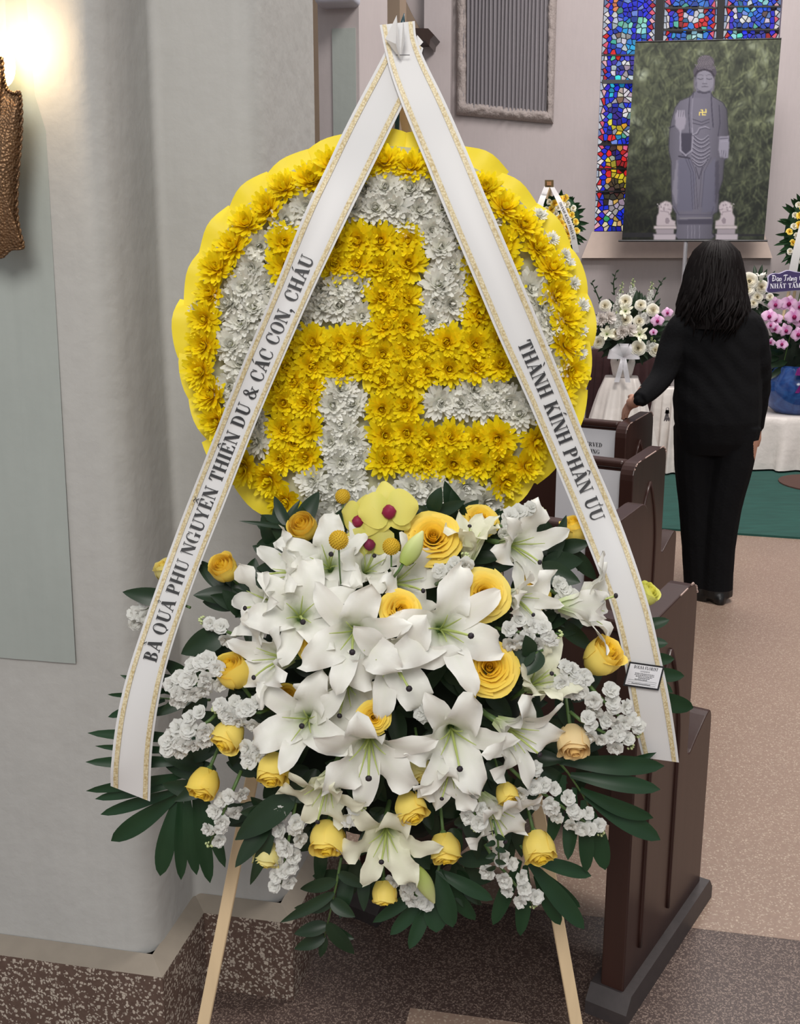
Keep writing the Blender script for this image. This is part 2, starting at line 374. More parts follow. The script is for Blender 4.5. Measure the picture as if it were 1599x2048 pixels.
# ------------------------------------------------------------------ left pier with its niche, plinth and painted strip
C0 = V(-0.487, 1.845, 0)
def pier(a, b, z): return C0 + EX * a + EY * b + UP * z
N_B, K_A, K_B = 0.215, 0.195, 0.60
def rounded(pts, radii, n=7):
    out = []; m = len(pts)
    for i, (p, r) in enumerate(zip(pts, radii)):
        p = np.array(p, float)
        if r <= 0: out.append(p); continue
        a, b = np.array(pts[i - 1], float), np.array(pts[(i + 1) % m], float)
        da, db = (a - p) / np.linalg.norm(a - p), (b - p) / np.linalg.norm(b - p)
        s, e = p + da * r, p + db * r
        for k in range(n):
            t = k / (n - 1); out.append((1 - t) ** 2 * s + 2 * t * (1 - t) * p + t * t * e)
    return out
plan = [(-2.6, 0), (0, 0), (0, N_B), (K_A, N_B), (K_A, K_B), (-2.6, K_B)]
rp = rounded(plan, (0, 0.05, 0.02, 0.05, 0.03, 0))
mb = MB(); rows = []
for z in np.linspace(0.2, 4.6, 12):
    rows.append([pier(a + 0.004 * math.sin(z * 3 + a * 9) * (a > -2), b + 0.003 * math.sin(z * 2.3 + b * 11), z) for a, b in rp])
mb.grid(rows, closed=True)
mb.f.append(tuple(range(11 * len(rp), 12 * len(rp)))); mb.mi.append(0)
wall_left = structure('wall_left', mb, M['plaster'], True)
d = 0.035
pl = [(-2.6, -d), (d, -d), (d, N_B - d), (K_A + d, N_B - d), (K_A + d, K_B + d), (-2.6, K_B + d)]
mb = MB(); mb.grid([[pier(a, b, z) for a, b in pl] for z in (-0.02, 0.185)], closed=True)
pb = structure('baseboard_left', mb, M['terrazzo_plinth'])
mb = MB(); mb.grid([[pier(a, b, 0.1851) for a, b in pl], [pier(a, b, 0.207) for a, b in plan]], closed=True)
mb.build('plinth_ledge', M['ledge'], pb)
# painted pale green strip on the front of the pier
w = onplane(152, 1327, C0 - EY * 0.001, EY); a1, zb = (w - C0).dot(EX), w.z
mb = MB(); rows = []
for z in np.linspace(zb, 4.5, 6):
    ae = a1 + (0.024) * (z - zb) / 1.25
    rows.append([pier(lerp(-2.5, ae, k / 60.0), -0.0022 - (0.0008 if k % 2 else 0.0) * (k > 44), z) for k in range(61)])
mb.grid(rows)
mb.build('painted_strip', M['plaster_green'], wall_left)

# ------------------------------------------------------------------ far walls
PB0 = at(1380, 490, 9.6); NB = -EY
def bw(px, py, off=0.0): return onplane(px, py, PB0 + NB * off, NB)
def bwl(p): return ((p - PB0).dot(EX), p.z)              # along the wall, height
def bwp(a, z, off=0.0): return Vector((PB0.x, PB0.y, 0)) + EX * a + UP * z + NB * off
xl = bwl(bw(1197, 230))[0]; xr = bwl(bw(1562, 30))[0]; zs = bw(1250, 463).z
WT = 6.2
mb = MB(); ax = (EX, -NB, UP); o0 = Vector((PB0.x, PB0.y, 0))
mb.box((-9, 0, 0), (xl, 0.4, 7), o0, ax); mb.box((xr, 0, 0), (7, 0.4, 7), o0, ax)
mb.box((xl, 0, 0), (xr, 0.4, zs), o0, ax); mb.box((xl, 0, WT), (xr, 0.4, 7), o0, ax)
wall_back = structure('wall_back', mb, M['plaster_far'])
# sloping window sill
sa0, sz0 = bwl(bw(1163, 516)); sa1, _ = bwl(bw(1541, 516))
mb = MB(); mb.prism([bwp(sa0, sz0), bwp(sa0, zs), bwp(sa0, sz0, 0.1)], EX * 0.001)
mb = MB()
v = [bwp(sa0 + 0.0, sz0), bwp(sa1, sz0), bwp(sa0 + 0.0, sz0, 0.10), bwp(sa1, sz0, 0.10), bwp(sa0 + 0.08, zs, 0.002), bwp(sa1 - 0.08, zs, 0.002), bwp(sa0 + 0.08, zs, -0.1), bwp(sa1 - 0.08, zs, -0.1)]
mb.add(v, [(0, 1, 3, 2), (2, 3, 5, 4), (4, 5, 7, 6), (0, 2, 4, 6), (1, 7, 5, 3)])
structure('trim_1', mb, M['sill'])
wr = MB().box((0, 0, 0), (0.3, 14, 7), gp(7.2, 2.6), (EX, EY, UP)); structure('wall_right', wr, M['plaster_far'])
# pilaster beside the pleated panel, brown recess with its arch, far pier
def on(px, py, Y): return at(px, py, Y)
aL, aR = bwl(bw(852, 150))[0], bwl(bw(905, 150))[0]
structure('trim_2', MB().box((aL, -0.12, 0), (aR, 0, 6.8), o0, ax), M['plaster_far'])
pts = [(768, -60), (792, -60), (806, -10), (822, 25), (838, 55), (846, 74), (838, 100), (792, 110), (788, 330), (768, 330)]
mb = MB(); mb.prism([bw(x, y, 0.02) for x, y in pts], NB * 0.04); structure('wall_arch_recess', mb, M['brown_wall'])
mb = MB(); pts = [(832, 70), (868, 71), (880, 84), (872, 92), (870, 105), (862, 94), (842, 94), (832, 92)]
mb.prism([bw(x, y, 0.14) for x, y in pts], NB * 0.3)
tag(mb.build('corbel', wood_dark('corbel_wood', srgb(58, 46, 42), 0.3)), 'dark carved corbel end sticking out of the far wall by the ribbon tops', 'corbel')
mb = MB(); mb.box((-0.5, 0, 0), (0.5, 0.2, 6.5), at(640, 200, 7.0) * 1.0 - UP * at(640, 200, 7.0).z, (EX, EY, UP))
structure('wall_brown', mb, M['brown_wall'])
q0, q1 = at(637, 150, 5.3), at(722, 150, 5.3); wd = (q1 - q0).dot(EX)
o1 = Vector((q0.x, q0.y, 0))
fp = structure('wall_far_pier', MB().box((0, 0, 0), (wd, 0.62, 6.0), o1, (EX, EY, UP)), M['plaster_far'])
g0, g1 = onplane(664, 58, o1, EY), onplane(711, 58, o1, EY)
MB().box(((g0 - o1).dot(EX), -0.006, 0), ((g1 - o1).dot(EX), 0.0, g0.z), o1, (EX, EY, UP)).build('painted_strip', M['plaster_green'], fp)
# rounded white loudspeaker box on the far pier
b0, b1 = onplane(641, 19, o1, EY), onplane(720, 19, o1, EY)
w2 = (b1 - b0).dot(EX); hh = 0.3
poly = rounded([(0, 0), (w2, 0), (w2, hh), (0, hh)], (0.03, 0.03, 0.03, 0.03))
mb = MB(); mb.grid([[b0 + EX * (x * k + w2 * (1 - k) / 2) + UP * (z * k + hh * (1 - k) / 2) - EY * e for x, z in poly] for k, e in ((1, 0.0), (1, 0.1), (0.97, 0.115), (0.9, 0.12))], closed=True)
n = len(poly); mb.f.append(tuple(range(3 * n, 4 * n))); mb.mi.append(0)
tag(mb.build('wall_speaker', plain('speaker_white', srgb(190, 192, 204), 0.4, 0.03), None, True), 'rounded pale grey speaker box mounted high on the far pier', 'speaker')

# ------------------------------------------------------------------ pleated grey cloth panel in a plaster frame
T = thing('pleated_panel', 'grey pleated cloth panel in a rough plaster frame on the far wall', 'wall panel', bw(1010, 240, 0.03))
cl = [bw(930, -160, 0.05), bw(1102, -160, 0.05), bw(1092, 232, 0.05), bw(926, 216, 0.05)]
def quad(c, s, t): return (c[0] * (1 - s) + c[1] * s) * (1 - t) + (c[3] * (1 - s) + c[2] * s) * t
mb = MB(); rows = []; rnd = random.Random(4)
ph = [rnd.uniform(-0.3, 0.3) for _ in range(30)]
for j in range(9):
    t = j / 8; row = []
    for i in range(177):
        s = i / 176; k = s * 22
        row.append(quad(cl, s, t) + NB * (0.035 * (0.5 + 0.5 * math.cos(k * 2 * math.pi + ph[int(k)] + 0.6 * math.sin(t * 4 + k)))))
    rows.append(row)
mb.grid(rows); mb.build('pleated_cloth', plain('grey_cloth', srgb(132, 128, 132), 0.8, 0.06), T, True)
M['frame'] = plain('frame_plaster', srgb(158, 148, 144), 0.9, 0.3, 60, bmp=0.8)
fr = [((914, -160), (934, -160), (936, 205), (912, 230)), ((1096, -160), (1118, -160), (1106, 248), (1092, 222)), ((912, 230), (934, 204), (1096, 221), (1106, 248))]
for c in fr:
    mb = MB(); cc = [bw(x, y, 0.02) for x, y in c]; rows = []
    for j in range(61):
        row = []
        for i in range(9):
            s, t = i / 8, j / 60
            p = quad(cc, s, t) if c is not fr[2] else quad([cc[0], cc[3], cc[2], cc[1]], t, s)
            row.append(p + NB * (0.075 * math.sin(math.pi * s) ** 0.5 + 0.022 * noise.noise(p * 26) + 0.012 * noise.noise(p * 70)))
        rows.append(row)
    mb.grid(rows); mb.build('frame_side', M['frame'], T, True)

# ------------------------------------------------------------------ pews
PA = math.radians(33.5); PD = V(math.sin(PA), math.cos(PA), 0); PQ = V(-math.cos(PA), math.sin(PA), 0); PH = 0.875
def pew(far_top, length, label, sign=True, groove=True):
    """far_top: floor point under the far upper corner of the tall part of the aisle end"""
    o = far_top - PD * 0.32
    T = thing('pew', label, 'pew', o, 'dark brown pews along the aisle')
    prof = rounded([(0, 0.05), (0.49, 0.05), (0.49, 0.53), (0.40, 0.49), (0.325, 0.45), (0.32, PH), (0.0, PH - 0.03)], (0, 0, 0.05, 0.03, 0.03, 0.055, 0.055), 6)
    for q0, nm in ((0.0, 'end_panel'), (length, 'end_panel')):
        mb = MB(); mb.prism([o + PD * a + UP * z + PQ * q0 for a, z in prof], PQ * 0.05)
        e = mb.build(nm, M['pew'], T)
        bv = e.modifiers.new('edge', 'BEVEL'); bv.width = 0.006; bv.segments = 2; bv.limit_method = 'ANGLE'
        mb = MB(); mb.prism([o + PD * a + UP * z + PQ * (q0 - 0.02) for a, z in ((-0.03, 0.0), (0.53, 0.0), (0.53, 0.03), (0.505, 0.06), (-0.005, 0.06), (-0.03, 0.03))], PQ * 0.09)
        mb.build('foot', M['pew_foot'], e)
        if q0 == 0 and groove:
            for sx in (0, 1):
                pts = []
                for k in range(15):
                    t = k / 14; z = lerp(0.12, 0.5, min(1, t * 1.6)) if t < 0.625 else lerp(0.5, 0.76, (t - 0.625) / 0.375)
                    u = 0.085 * (1 if t < 0.625 else math.cos((t - 0.625) / 0.375 * math.pi / 2) ** 0.8)
                    pts.append(o + PD * (0.165 + (u if sx else -u)) + UP * z - PQ * 0.001)
                MB().tube(pts, 0.0055, 6).build('arch_moulding', M['pew'], e, True)
            # worn pale edge along the top of the tall end
            rw = random.Random(int(length * 100) + 7); top = [(a, z) for a, z in prof if z > PH - 0.05][::-1]
            mb = MB(); tp = bez(top, 40)
            for k in range(39):
                if rw.random() < 0.55: mb.tube([o + PD * tp[k][0] + UP * tp[k][1] - PQ * 0.0, o + PD * tp[k + 1][0] + UP * tp[k + 1][1] - PQ * 0.0], 0.0012 + 0.0016 * rw.random(), 5)
            mb.build('worn_edge', M['worn'], e)
    def bar(nm, a0, a1, z0, z1):
        mb = MB(); mb.box((a0, 0.05, z0), (a1, length, z1), o, (PD, PQ, UP)); return mb.build(nm, M['pew'], T)
    bar('backrest', 0.045, 0.075, 0.40, 0.822); bar('seat', 0.076, 0.46, 0.40, 0.44)
    r = bar('top_rail', 0.03, 0.09, 0.822, 0.85); bv = r.modifiers.new('edge', 'BEVEL'); bv.width = 0.010; bv.segments = 3
    bar('seat_apron', 0.42, 0.45, 0.3, 0.40)
    if sign:
        S = thing('reserved_sign', sign, 'sign', o + PQ * 0.3 + UP * 0.6 + PD * 0.04, 'white reserved seating cards on pew backs')
        q0 = 0.058; wq, z1, hq = 0.25, 0.812, 0.279
        mb = MB(); mb.box((0.0395, q0, z1 - hq), (0.0420, q0 + wq, z1), o, (PD, PQ, UP)); mb.build('card', M['paper'], S)
        for s, zz in (('RESERVED', 0.078), ('SEATING', 0.109)):
            cap = 0.0185; w = text_polys(s)[1] * cap
            mb = MB(); q_l = q0 + wq / 2 + w / 2
            text_mesh(mb, s, lambda x, y: o + PQ * (q_l - x * cap) + UP * (z1 - zz + y * cap) + PD * 0.0390)
            mb.build('lettering', M['ink'], S)
    return T
def ftop(px, py): p = atz(px, py, PH); return V(p.x, p.y, 0)
pew(V(0.462, 1.925, 0) + PD * 0.32, 0.62, 'nearest dark brown pew, its tall end standing beside the right ribbon', False)
pew(ftop(1297, 1000), 1.0, 'dark brown pew with a chipped white top edge, second from the wreath', 'reserved card half hidden by the leaves beside the yellow rose', groove=False)
pew(ftop(1333, 888), 1.6, 'dark brown pew with a gothic arch carved on its end', 'middle reserved card, half covered by the right ribbon')
pew(ftop(1307, 820), 2.0, 'dark brown pew the person in black rests a hand on', 'farthest reserved card, on the pew under the hand of the person')
# ------------------------------------------------------------------ flower and leaf materials
M['mum_yellow'] = vcol('chrysanthemum_yellow', 0.5, 0.22, 0.3)
M['mum_white'] = vcol('chrysanthemum_white', 0.55, 0.22, 0.3)
M['ruffle'] = plain('yellow_paper', srgb(253, 230, 56), 0.55, 0.04, 8, trans=0.15)
M['foam'] = plain('wreath_foam', srgb(196, 194, 160), 0.9, 0.1)
M['ribbon'] = plain('ribbon_satin', srgb(226, 225, 224), 0.42, 0.015, 6, trans=0.12)
M['leaf'] = plain('leaf_dark_green', srgb(34, 54, 34), 0.38, 0.35, 18, trans=0.08, spec=0.35)
M['palm'] = plain('palm_green', srgb(34, 62, 38), 0.42, 0.28, 14, trans=0.1, spec=0.3)
M['stem'] = plain('stem_green', srgb(84, 112, 60), 0.5, 0.2, 30)
M['foam_green'] = plain('floral_foam', srgb(22, 34, 22), 0.95, 0.2)
def gold_band():
    m, nt, p = newmat('gold_ribbon_border')
    co = coords(nt)
    v = node(nt, 'ShaderNodeTexVoronoi', i_Scale=330.0); nt.links.new(co, v.inputs['Vector'])
    nt.links.new(mixc(nt, v.outputs['Distance'], srgb(232, 222, 190), srgb(176, 152, 98)), p.inputs['Base Color'])
    p.inputs['Roughness'].default_value = 0.45; p.inputs['Metallic'].default_value = 0.05
    return m
M['gold'] = gold_band()

# ------------------------------------------------------------------ wreath plane (it leans back on its easel)
LEAN = math.radians(8.0)
WN = V(0, -math.cos(LEAN), math.sin(LEAN)); WU = V(0, math.sin(LEAN), math.cos(LEAN)); WR = V(1, 0, 0)
WC = at(771, 690, 1.66)
def wp(px, py, off=0.0): return onplane(px, py, WC + WN * off, WN)
MM = (WC - CAM).dot(Vector((0, CP, -SP))) / F           # metres per pixel at the wreath

# ------------------------------------------------------------------ easel
T = thing('easel', 'pale pine easel with a dark teal stake carrying the flower wreath', 'easel', (0, 1.62, 0))
apex = at(797, 150, 1.76)
for sx, (x0, y0) in ((-1, (357, 2300)), (1, (1197, 2300))):
    ft = atz(x0, y0, 0.0); dv = (apex + V(sx * 0.012, 0, 0) - ft); L = dv.length; dv.normalize()
    sd = V(1, 0, 0) - dv * dv.x; sd.normalize(); nn = dv.cross(sd)
    mb = MB(); mb.box((0, -0.0105, -0.0105), (L, 0.0105, 0.0105), ft, (dv, sd, nn)); lg = mb.build('leg', M['pine'], T)
    bv = lg.modifiers.new('edge', 'BEVEL'); bv.width = 0.0015; bv.segments = 1
bf = atz(1143, 1992, 0.0); dv = apex + V(0, 0.03, 0) - bf; L = dv.length; dv.normalize(); sd = (V(1, 0, 0) - dv * dv.x).normalized()
MB().box((0, -0.0105, -0.0105), (L, 0.0105, 0.0105), bf, (dv, sd, dv.cross(sd))).build('leg', M['pine'], T)
cb = at(797, 1500, 1.685); MB().box((-0.22, -0.01, -0.012), (0.22, 0.01, 0.012), cb).build('crossbar', M['pine'], T)
MB().tube([at(791, 330, 1.725), at(795, 205, 1.735), at(801, 90, 1.74), at(805, 45, 1.745), at(808, 26, 1.745)], [0.0036, 0.0036, 0.0034, 0.0034, 0.0005], 8).build('stake', plain('teal_stake', srgb(20, 62, 74), 0.4), T, True)

# ------------------------------------------------------------------ chrysanthemum heads
def mum_mesh(seed, tip, mid, heart, mat):
    r = random.Random(seed); mb = MB()
    for n, L, el, z0, rr in ((17, 1.0, 8, 0.0, 0.16), (17, 0.95, 24, 0.05, 0.14), (15, 0.82, 42, 0.1, 0.12), (12, 0.62, 58, 0.14, 0.1), (9, 0.4, 74, 0.16, 0.06)):
        ph = r.uniform(0, 6)
        for k in range(n):
            a = ph + (k + r.uniform(-0.3, 0.3)) * 2 * math.pi / n; e = math.radians(el + r.uniform(-12, 12)); l = L * r.uniform(0.82, 1.1)
            w = 0.15 * (0.7 + 0.3 * L) * r.uniform(0.85, 1.15); c, s = math.cos(a), math.sin(a); curl = r.uniform(0.1, 0.55)
            P, Q = [], []
            rad, z = rr, z0
            sh = r.uniform(0.82, 1.08)
            for i in range(5):
                t = i / 4; ee = e + curl * t * (1 if el < 50 else 1.5)
                if i: rad += math.cos(ee) * l / 4; z += math.sin(ee) * l / 4
                ww = w * (0.55, 0.85, 1.0, 0.9, 0.35)[i]; up = 0.035 * (1, 1, 1, 0.8, 0.2)[i]
                row = []
                for q in (-1, 0, 1):
                    row.append((c * rad - s * q * ww - c * up * (q * q) * math.sin(ee), s * rad + c * q * ww - s * up * (q * q) * math.sin(ee), z + up * q * q * math.cos(ee)))
                P.append(row)
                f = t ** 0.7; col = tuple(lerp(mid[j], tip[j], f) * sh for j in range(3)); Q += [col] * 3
            mb.grid(P, Q)
    hv = []
    for i in range(4):
        th = i / 3 * math.pi / 2
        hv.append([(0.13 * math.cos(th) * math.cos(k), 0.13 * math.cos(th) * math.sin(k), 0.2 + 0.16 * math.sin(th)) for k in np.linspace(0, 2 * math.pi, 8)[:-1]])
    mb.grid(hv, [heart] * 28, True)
    return mb.mesh('chrysanthemum', mat, True)
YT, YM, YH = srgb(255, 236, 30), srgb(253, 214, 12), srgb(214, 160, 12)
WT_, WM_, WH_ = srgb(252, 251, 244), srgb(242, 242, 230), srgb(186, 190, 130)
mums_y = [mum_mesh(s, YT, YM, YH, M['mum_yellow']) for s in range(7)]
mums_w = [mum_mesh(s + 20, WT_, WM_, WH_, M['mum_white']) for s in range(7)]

W = thing('funeral_wreath', 'round yellow and white chrysanthemum wreath with a yellow Buddhist manji and paper ruffle', 'wreath', wp(771, 1090, -0.02))
# backing disc
mb = MB(); n = 64
rows = [[WC + (WR * math.cos(a) + WU * math.sin(a)) * (rr * MM) + WN * e for a in np.linspace(0, 2 * math.pi, n + 1)[:-1]] for rr, e in ((0.001, -0.03), (385, -0.03), (392, -0.02), (388, -0.002), (0.001, 0.0))]
mb.grid(rows, closed=True); mb.build('foam_disc', M['foam'], W)
# paper ruffle: overlapping pleats
rnd = random.Random(11); NP = 26
for k in range(NP):
    a0 = 2 * math.pi * k / NP + rnd.uniform(-0.02, 0.02); a1 = a0 + 2 * math.pi / NP * 1.16; R1 = 416 + rnd.uniform(-6, 9)
    rows = []; lift = rnd.uniform(0.004, 0.014)
    for i in range(6):
        t = i / 5; row = []
        for j in range(9):
            s = j / 8; a = lerp(a0, a1, s); rr = lerp(355, R1 + 7 * math.sin(math.pi * s) - 4 * s, t)
            off = -0.012 + 0.010 * s + t * (lift * math.sin(s * math.pi * 1.3) + 0.002) + 0.003 * math.sin(s * 9 + k) * t - 0.008 * t * t
            row.append(WC + (WR * math.cos(a) + WU * math.sin(a)) * (rr * MM) + WN * off)
        rows.append(row)
    MB().grid(rows).build('paper_pleat', M['ruffle'], W, True)
# layout of the heads (pixels of the photograph on the wreath plane)
BARS = [(535, 455, 845, 560), (735, 455, 845, 955), (540, 655, 1038, 765), (925, 455, 1040, 765), (530, 655, 645, 950), (730, 845, 1030, 955)]
heads = []; rnd = random.Random(5)
def add_head(x, y, yel, r, dmin):
    if any((x - h[0]) ** 2 + (y - h[1]) ** 2 < dmin * dmin for h in heads): return
    heads.append((x, y, yel, r))
for (x0, y0, x1, y1) in BARS:
    x0, y0, x1, y1 = x0 + 7, y0 + 7, x1 - 7, y1 - 7
    nx = max(2, round((x1 - x0) / 52)); ny = max(2, round((y1 - y0) / 52))
    for i in range(nx):
        for j in range(ny):
            add_head(lerp(x0, x1, (i + 0.5) / nx) + rnd.uniform(-4, 4), lerp(y0, y1, (j + 0.5) / ny) + rnd.uniform(-4, 4), True, 34, 36)
for k in range(44):
    a = 2 * math.pi * k / 44; rr = 362 + rnd.uniform(-6, 6) + 10 * (k % 2) - 5
    add_head(771 + rr * math.cos(a), 690 + rr * math.sin(a), True, 33, 36)
def in_bar(x, y, g): return any(b[0] - g < x < b[2] + g and b[1] - g < y < b[3] + g for b in BARS)
for j in range(-9, 10):
    for i in range(-9, 10):
        x, y = 771 + i * 44 + (22 if j % 2 else 0) + rnd.uniform(-5, 5), 690 + j * 39 + rnd.uniform(-5, 5)
        if math.hypot(x - 771, y - 690) < 334 and not in_bar(x, y, 15): add_head(x, y, False, 32, 30)
gaps = 0
for _ in range(2500):                                     # close the remaining gaps
    a, rr = rnd.uniform(0, 6.2832), 372 * math.sqrt(rnd.random()); x, y = 771 + rr * math.cos(a), 690 + rr * math.sin(a)
    yel = in_bar(x, y, -20) or rr > 352
    if not yel and (in_bar(x, y, 10) or rr > 328): continue
    add_head(x, y, yel, 30, 33)
heads = [h for h in heads if h[1] < 1075]
heads += [(x, y, False, 13) for x, y in ((1078, 432), (1103, 478), (1127, 512), (1134, 528), (1146, 566), (1160, 660), (1158, 706), (1164, 612), (392, 622), (640, 352), (420, 790), (700, 322))]
heads = [(x, y, yel and not (y > 968 and 580 < x < 990), r) for x, y, yel, r in heads]
heads.sort(key=lambda h: h[2])
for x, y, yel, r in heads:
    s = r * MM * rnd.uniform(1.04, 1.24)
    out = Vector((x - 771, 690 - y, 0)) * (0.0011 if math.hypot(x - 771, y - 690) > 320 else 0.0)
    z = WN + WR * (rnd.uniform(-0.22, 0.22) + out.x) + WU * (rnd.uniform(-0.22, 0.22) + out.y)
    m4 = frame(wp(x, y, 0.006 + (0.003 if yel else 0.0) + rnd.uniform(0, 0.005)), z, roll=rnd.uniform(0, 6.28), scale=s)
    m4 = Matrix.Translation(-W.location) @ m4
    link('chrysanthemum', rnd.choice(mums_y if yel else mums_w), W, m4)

# ------------------------------------------------------------------ ribbons
def make_ribbon(label, left, right, offs, text, cap_px, y_from, y_to, upward, wave):
    n = 70
    Lp, Rp = bez(left, n), bez(right, n)
    O = [o[0] for o in bez([(o, 0) for o in offs], n)]
    T = thing('ribbon', label, 'ribbon', wp(*[float(c) for c in Lp[0]], O[0]), 'printed white ribbons of the wreath')
    def surf(f, t, e=0.0):
        """f: 0..n-1 along, t: 0..1 across, e: lift"""
        f = max(0.0, min(n - 1.0001, f)); i = int(f); g = f - i
        a = lerp(Lp[i], Lp[i + 1], g); b = lerp(Rp[i], Rp[i + 1], g); o = lerp(O[i], O[i + 1], g)
        p = lerp(a, b, t)
        return wp(float(p[0]), float(p[1]), o + e + wave * math.sin(math.pi * t) * math.sin(f * 0.11 + 1) - 0.003 * math.sin(math.pi * t))
    mb = MB(); mb.grid([[surf(i, j / 8) for j in range(9)] for i in range(n)]); mb.grid([[surf(i, j / 8, -0.0007) for j in range(8, -1, -1)] for i in range(n)])
    mb.build('band', M['ribbon'], T, True)
    for t0, t1 in ((0.07, 0.185), (0.815, 0.93)):
        mb = MB(); mb.grid([[surf(i, lerp(t0, t1, j / 2), 0.0018) for j in range(3)] for i in range(n)]); mb.build('gold_border', M['gold'], T, True)
    # arc length in pixels along the middle
    mid = [(Lp[i] + Rp[i]) / 2 for i in range(n)]; arc = [0.0]
    for i in range(1, n): arc.append(arc[-1] + float(np.linalg.norm(mid[i] - mid[i - 1])))
    ys = [float(m[1]) for m in mid]
    fa, fb = np.interp(y_from, ys, range(n)), np.interp(y_to, ys, range(n))
    sa, sb = np.interp(fa, range(n), arc), np.interp(fb, range(n), arc)
    w = text_polys(text)[1]; total = abs(sb - sa); mb = MB()
    def fn(x, y):
        s = sa + (sb - sa) * x / w; f = float(np.interp(s, arc, range(n)))
        i = int(min(f, n - 2)); g = f - i; c = lerp(mid[i], mid[i + 1], g); tg = mid[min(i + 2, n - 1)] - mid[max(i - 1, 0)]; tg = tg / np.linalg.norm(tg)
        p = c + np.array((tg[1], -tg[0])) * ((y - 0.5) * cap_px * (-1 if upward else 1))
        cr = Rp[i] - Lp[i]; t = float(np.dot(p - lerp(Lp[i], Lp[i + 1], g), cr) / np.dot(cr, cr)); o = lerp(O[i], O[i + 1], g)
        return wp(float(p[0]), float(p[1]), o + 0.0028 + wave * math.sin(math.pi * t) * math.sin(f * 0.11 + 1) - 0.003 * math.sin(math.pi * t))
    text_mesh(mb, text, fn); mb.build('lettering', M['ink'], T)
    return T, surf
LL = [(790, 60), (762, 118), (700, 235), (652, 335), (606, 432), (545, 585), (480, 740), (415, 905), (358, 1050), (300, 1210), (255, 1345), (233, 1440), (222, 1530), (221, 1572)]
LR = [(846, 96), (826, 165), (780, 262), (738, 348), (700, 425), (632, 568), (578, 690), (515, 838), (452, 1000), (392, 1152), (342, 1300), (318, 1400), (304, 1500), (300, 1603)]
RL = [(759, 50), (768, 95), (782, 150), (808, 222), (842, 305), (890, 422), (945, 552), (1000, 682), (1055, 802), (1105, 920), (1150, 1028), (1190, 1128), (1222, 1215), (1243, 1300), (1258, 1390), (1272, 1465), (1284, 1515)]
RR = [(829, 42), (833, 78), (850, 122), (886, 195), (922, 276), (970, 390), (1024, 518), (1080, 652), (1132, 780), (1185, 912), (1232, 1022), (1270, 1125), (1300, 1222), (1320, 1310), (1338, 1395), (1350, 1470), (1357, 1525)]
oL = [0.000, 0.004, 0.024, 0.050, 0.064, 0.072, 0.076, 0.076, 0.085, 0.105, 0.122, 0.13, 0.128, 0.115]
oR = [0.006, 0.010, 0.014, 0.022, 0.038, 0.056, 0.068, 0.074, 0.076, 0.080, 0.092, 0.11, 0.122, 0.126, 0.12, 0.108, 0.098]
make_ribbon('white ribbon with gold edges and the longer black lettering, hanging to the left', LL, LR, oL, 'BÀ QUẢ PHỤ NGUYỄN THIỆN DU & CÁC CON, CHÁU', 27.5, 1322, 512, True, 0.004)
RIB, rsurf = make_ribbon('white ribbon with gold edges hanging to the right, holding the florist card', RL, RR, oR, 'THÀNH KÍNH PHÂN ƯU', 28, 682, 1040, False, 0.004)
# folded ribbon tip stuck over the stake, and the staple
mb = MB()
for a, b, c in (((793, 30), (770, 78), (800, 118)), ((806, 40), (800, 118), (808, 60))):
    mb.add([wp(*a, 0.028), wp(*b, 0.02), wp(*c, 0.022), wp((b[0] + c[0]) / 2 + 6, (b[1] + c[1]) / 2 - 10, 0.034)], [(0, 1, 3), (1, 2, 3), (0, 3, 2)])
mb.build('folded_tip', M['ribbon'], RIB)
mb = MB(); mb.add([wp(834, 70, -0.004), wp(846, 84, -0.004), wp(834, 98, -0.004), wp(826, 84, -0.001)], [(0, 1, 2, 3)]); mb.build('folded_tip', M['ribbon'], RIB)
MB().tube([wp(791, 110, 0.0225), wp(819, 110, 0.0225)], 0.0006, 5).build('staple', plain('steel', srgb(120, 120, 126), 0.3, metal=0.8), RIB)
# florist card
cc = [(1258, 1323), (1328, 1333), (1316, 1381), (1245, 1371)]
def cardp(s, t, e): 
    a = lerp(np.array(cc[0], float), np.array(cc[1], float), s); b = lerp(np.array(cc[3], float), np.array(cc[2], float), s); p = lerp(a, b, t)
    return wp(float(p[0]), float(p[1]), 0.128 + e)
CD = thing('florist_card', 'small white florist card with black edge clipped to the right ribbon', 'card', cardp(0.5, 1, 0))
mb = MB(); mb.prism([cardp(0, 1, 0), cardp(1, 1, 0), cardp(1, 0, 0), cardp(0, 0, 0)], WN * 0.0007); mb.build('black_edge', M['black'], CD)
mb = MB(); mb.prism([cardp(0.045, 0.93, 0.0008), cardp(0.955, 0.93, 0.0008), cardp(0.955, 0.07, 0.0008), cardp(0.045, 0.07, 0.0008)], WN * 0.0003); mb.build('paper', M['paper'], CD)
for s, x0, x1, y0, h in (('BOLSA FLORIST', 0.17, 0.85, 0.24, 0.13), ('LA FLEUR IV', 0.38, 0.64, 0.36, 0.06)):
    mb = MB(); text_mesh(mb, s, lambda x, y: cardp(x0 + x * (x1 - x0), y0 - y * h, 0.0013), length=1.0); mb.build('lettering', M['ink'], CD)
rnd = random.Random(2); mb = MB()
for y0, x0, x1 in ((0.44, 0.24, 0.78), (0.50, 0.24, 0.78), (0.56, 0.28, 0.74), (0.62, 0.36, 0.66)):
    x = x0
    while x < x1:
        w = rnd.uniform(0.015, 0.05); mb.add([cardp(x, y0, 0.0013), cardp(x + w, y0, 0.0013), cardp(x + w, y0 - 0.028, 0.0013), cardp(x, y0 - 0.028, 0.0013)], [(0, 1, 2, 3)]); x += w + 0.012
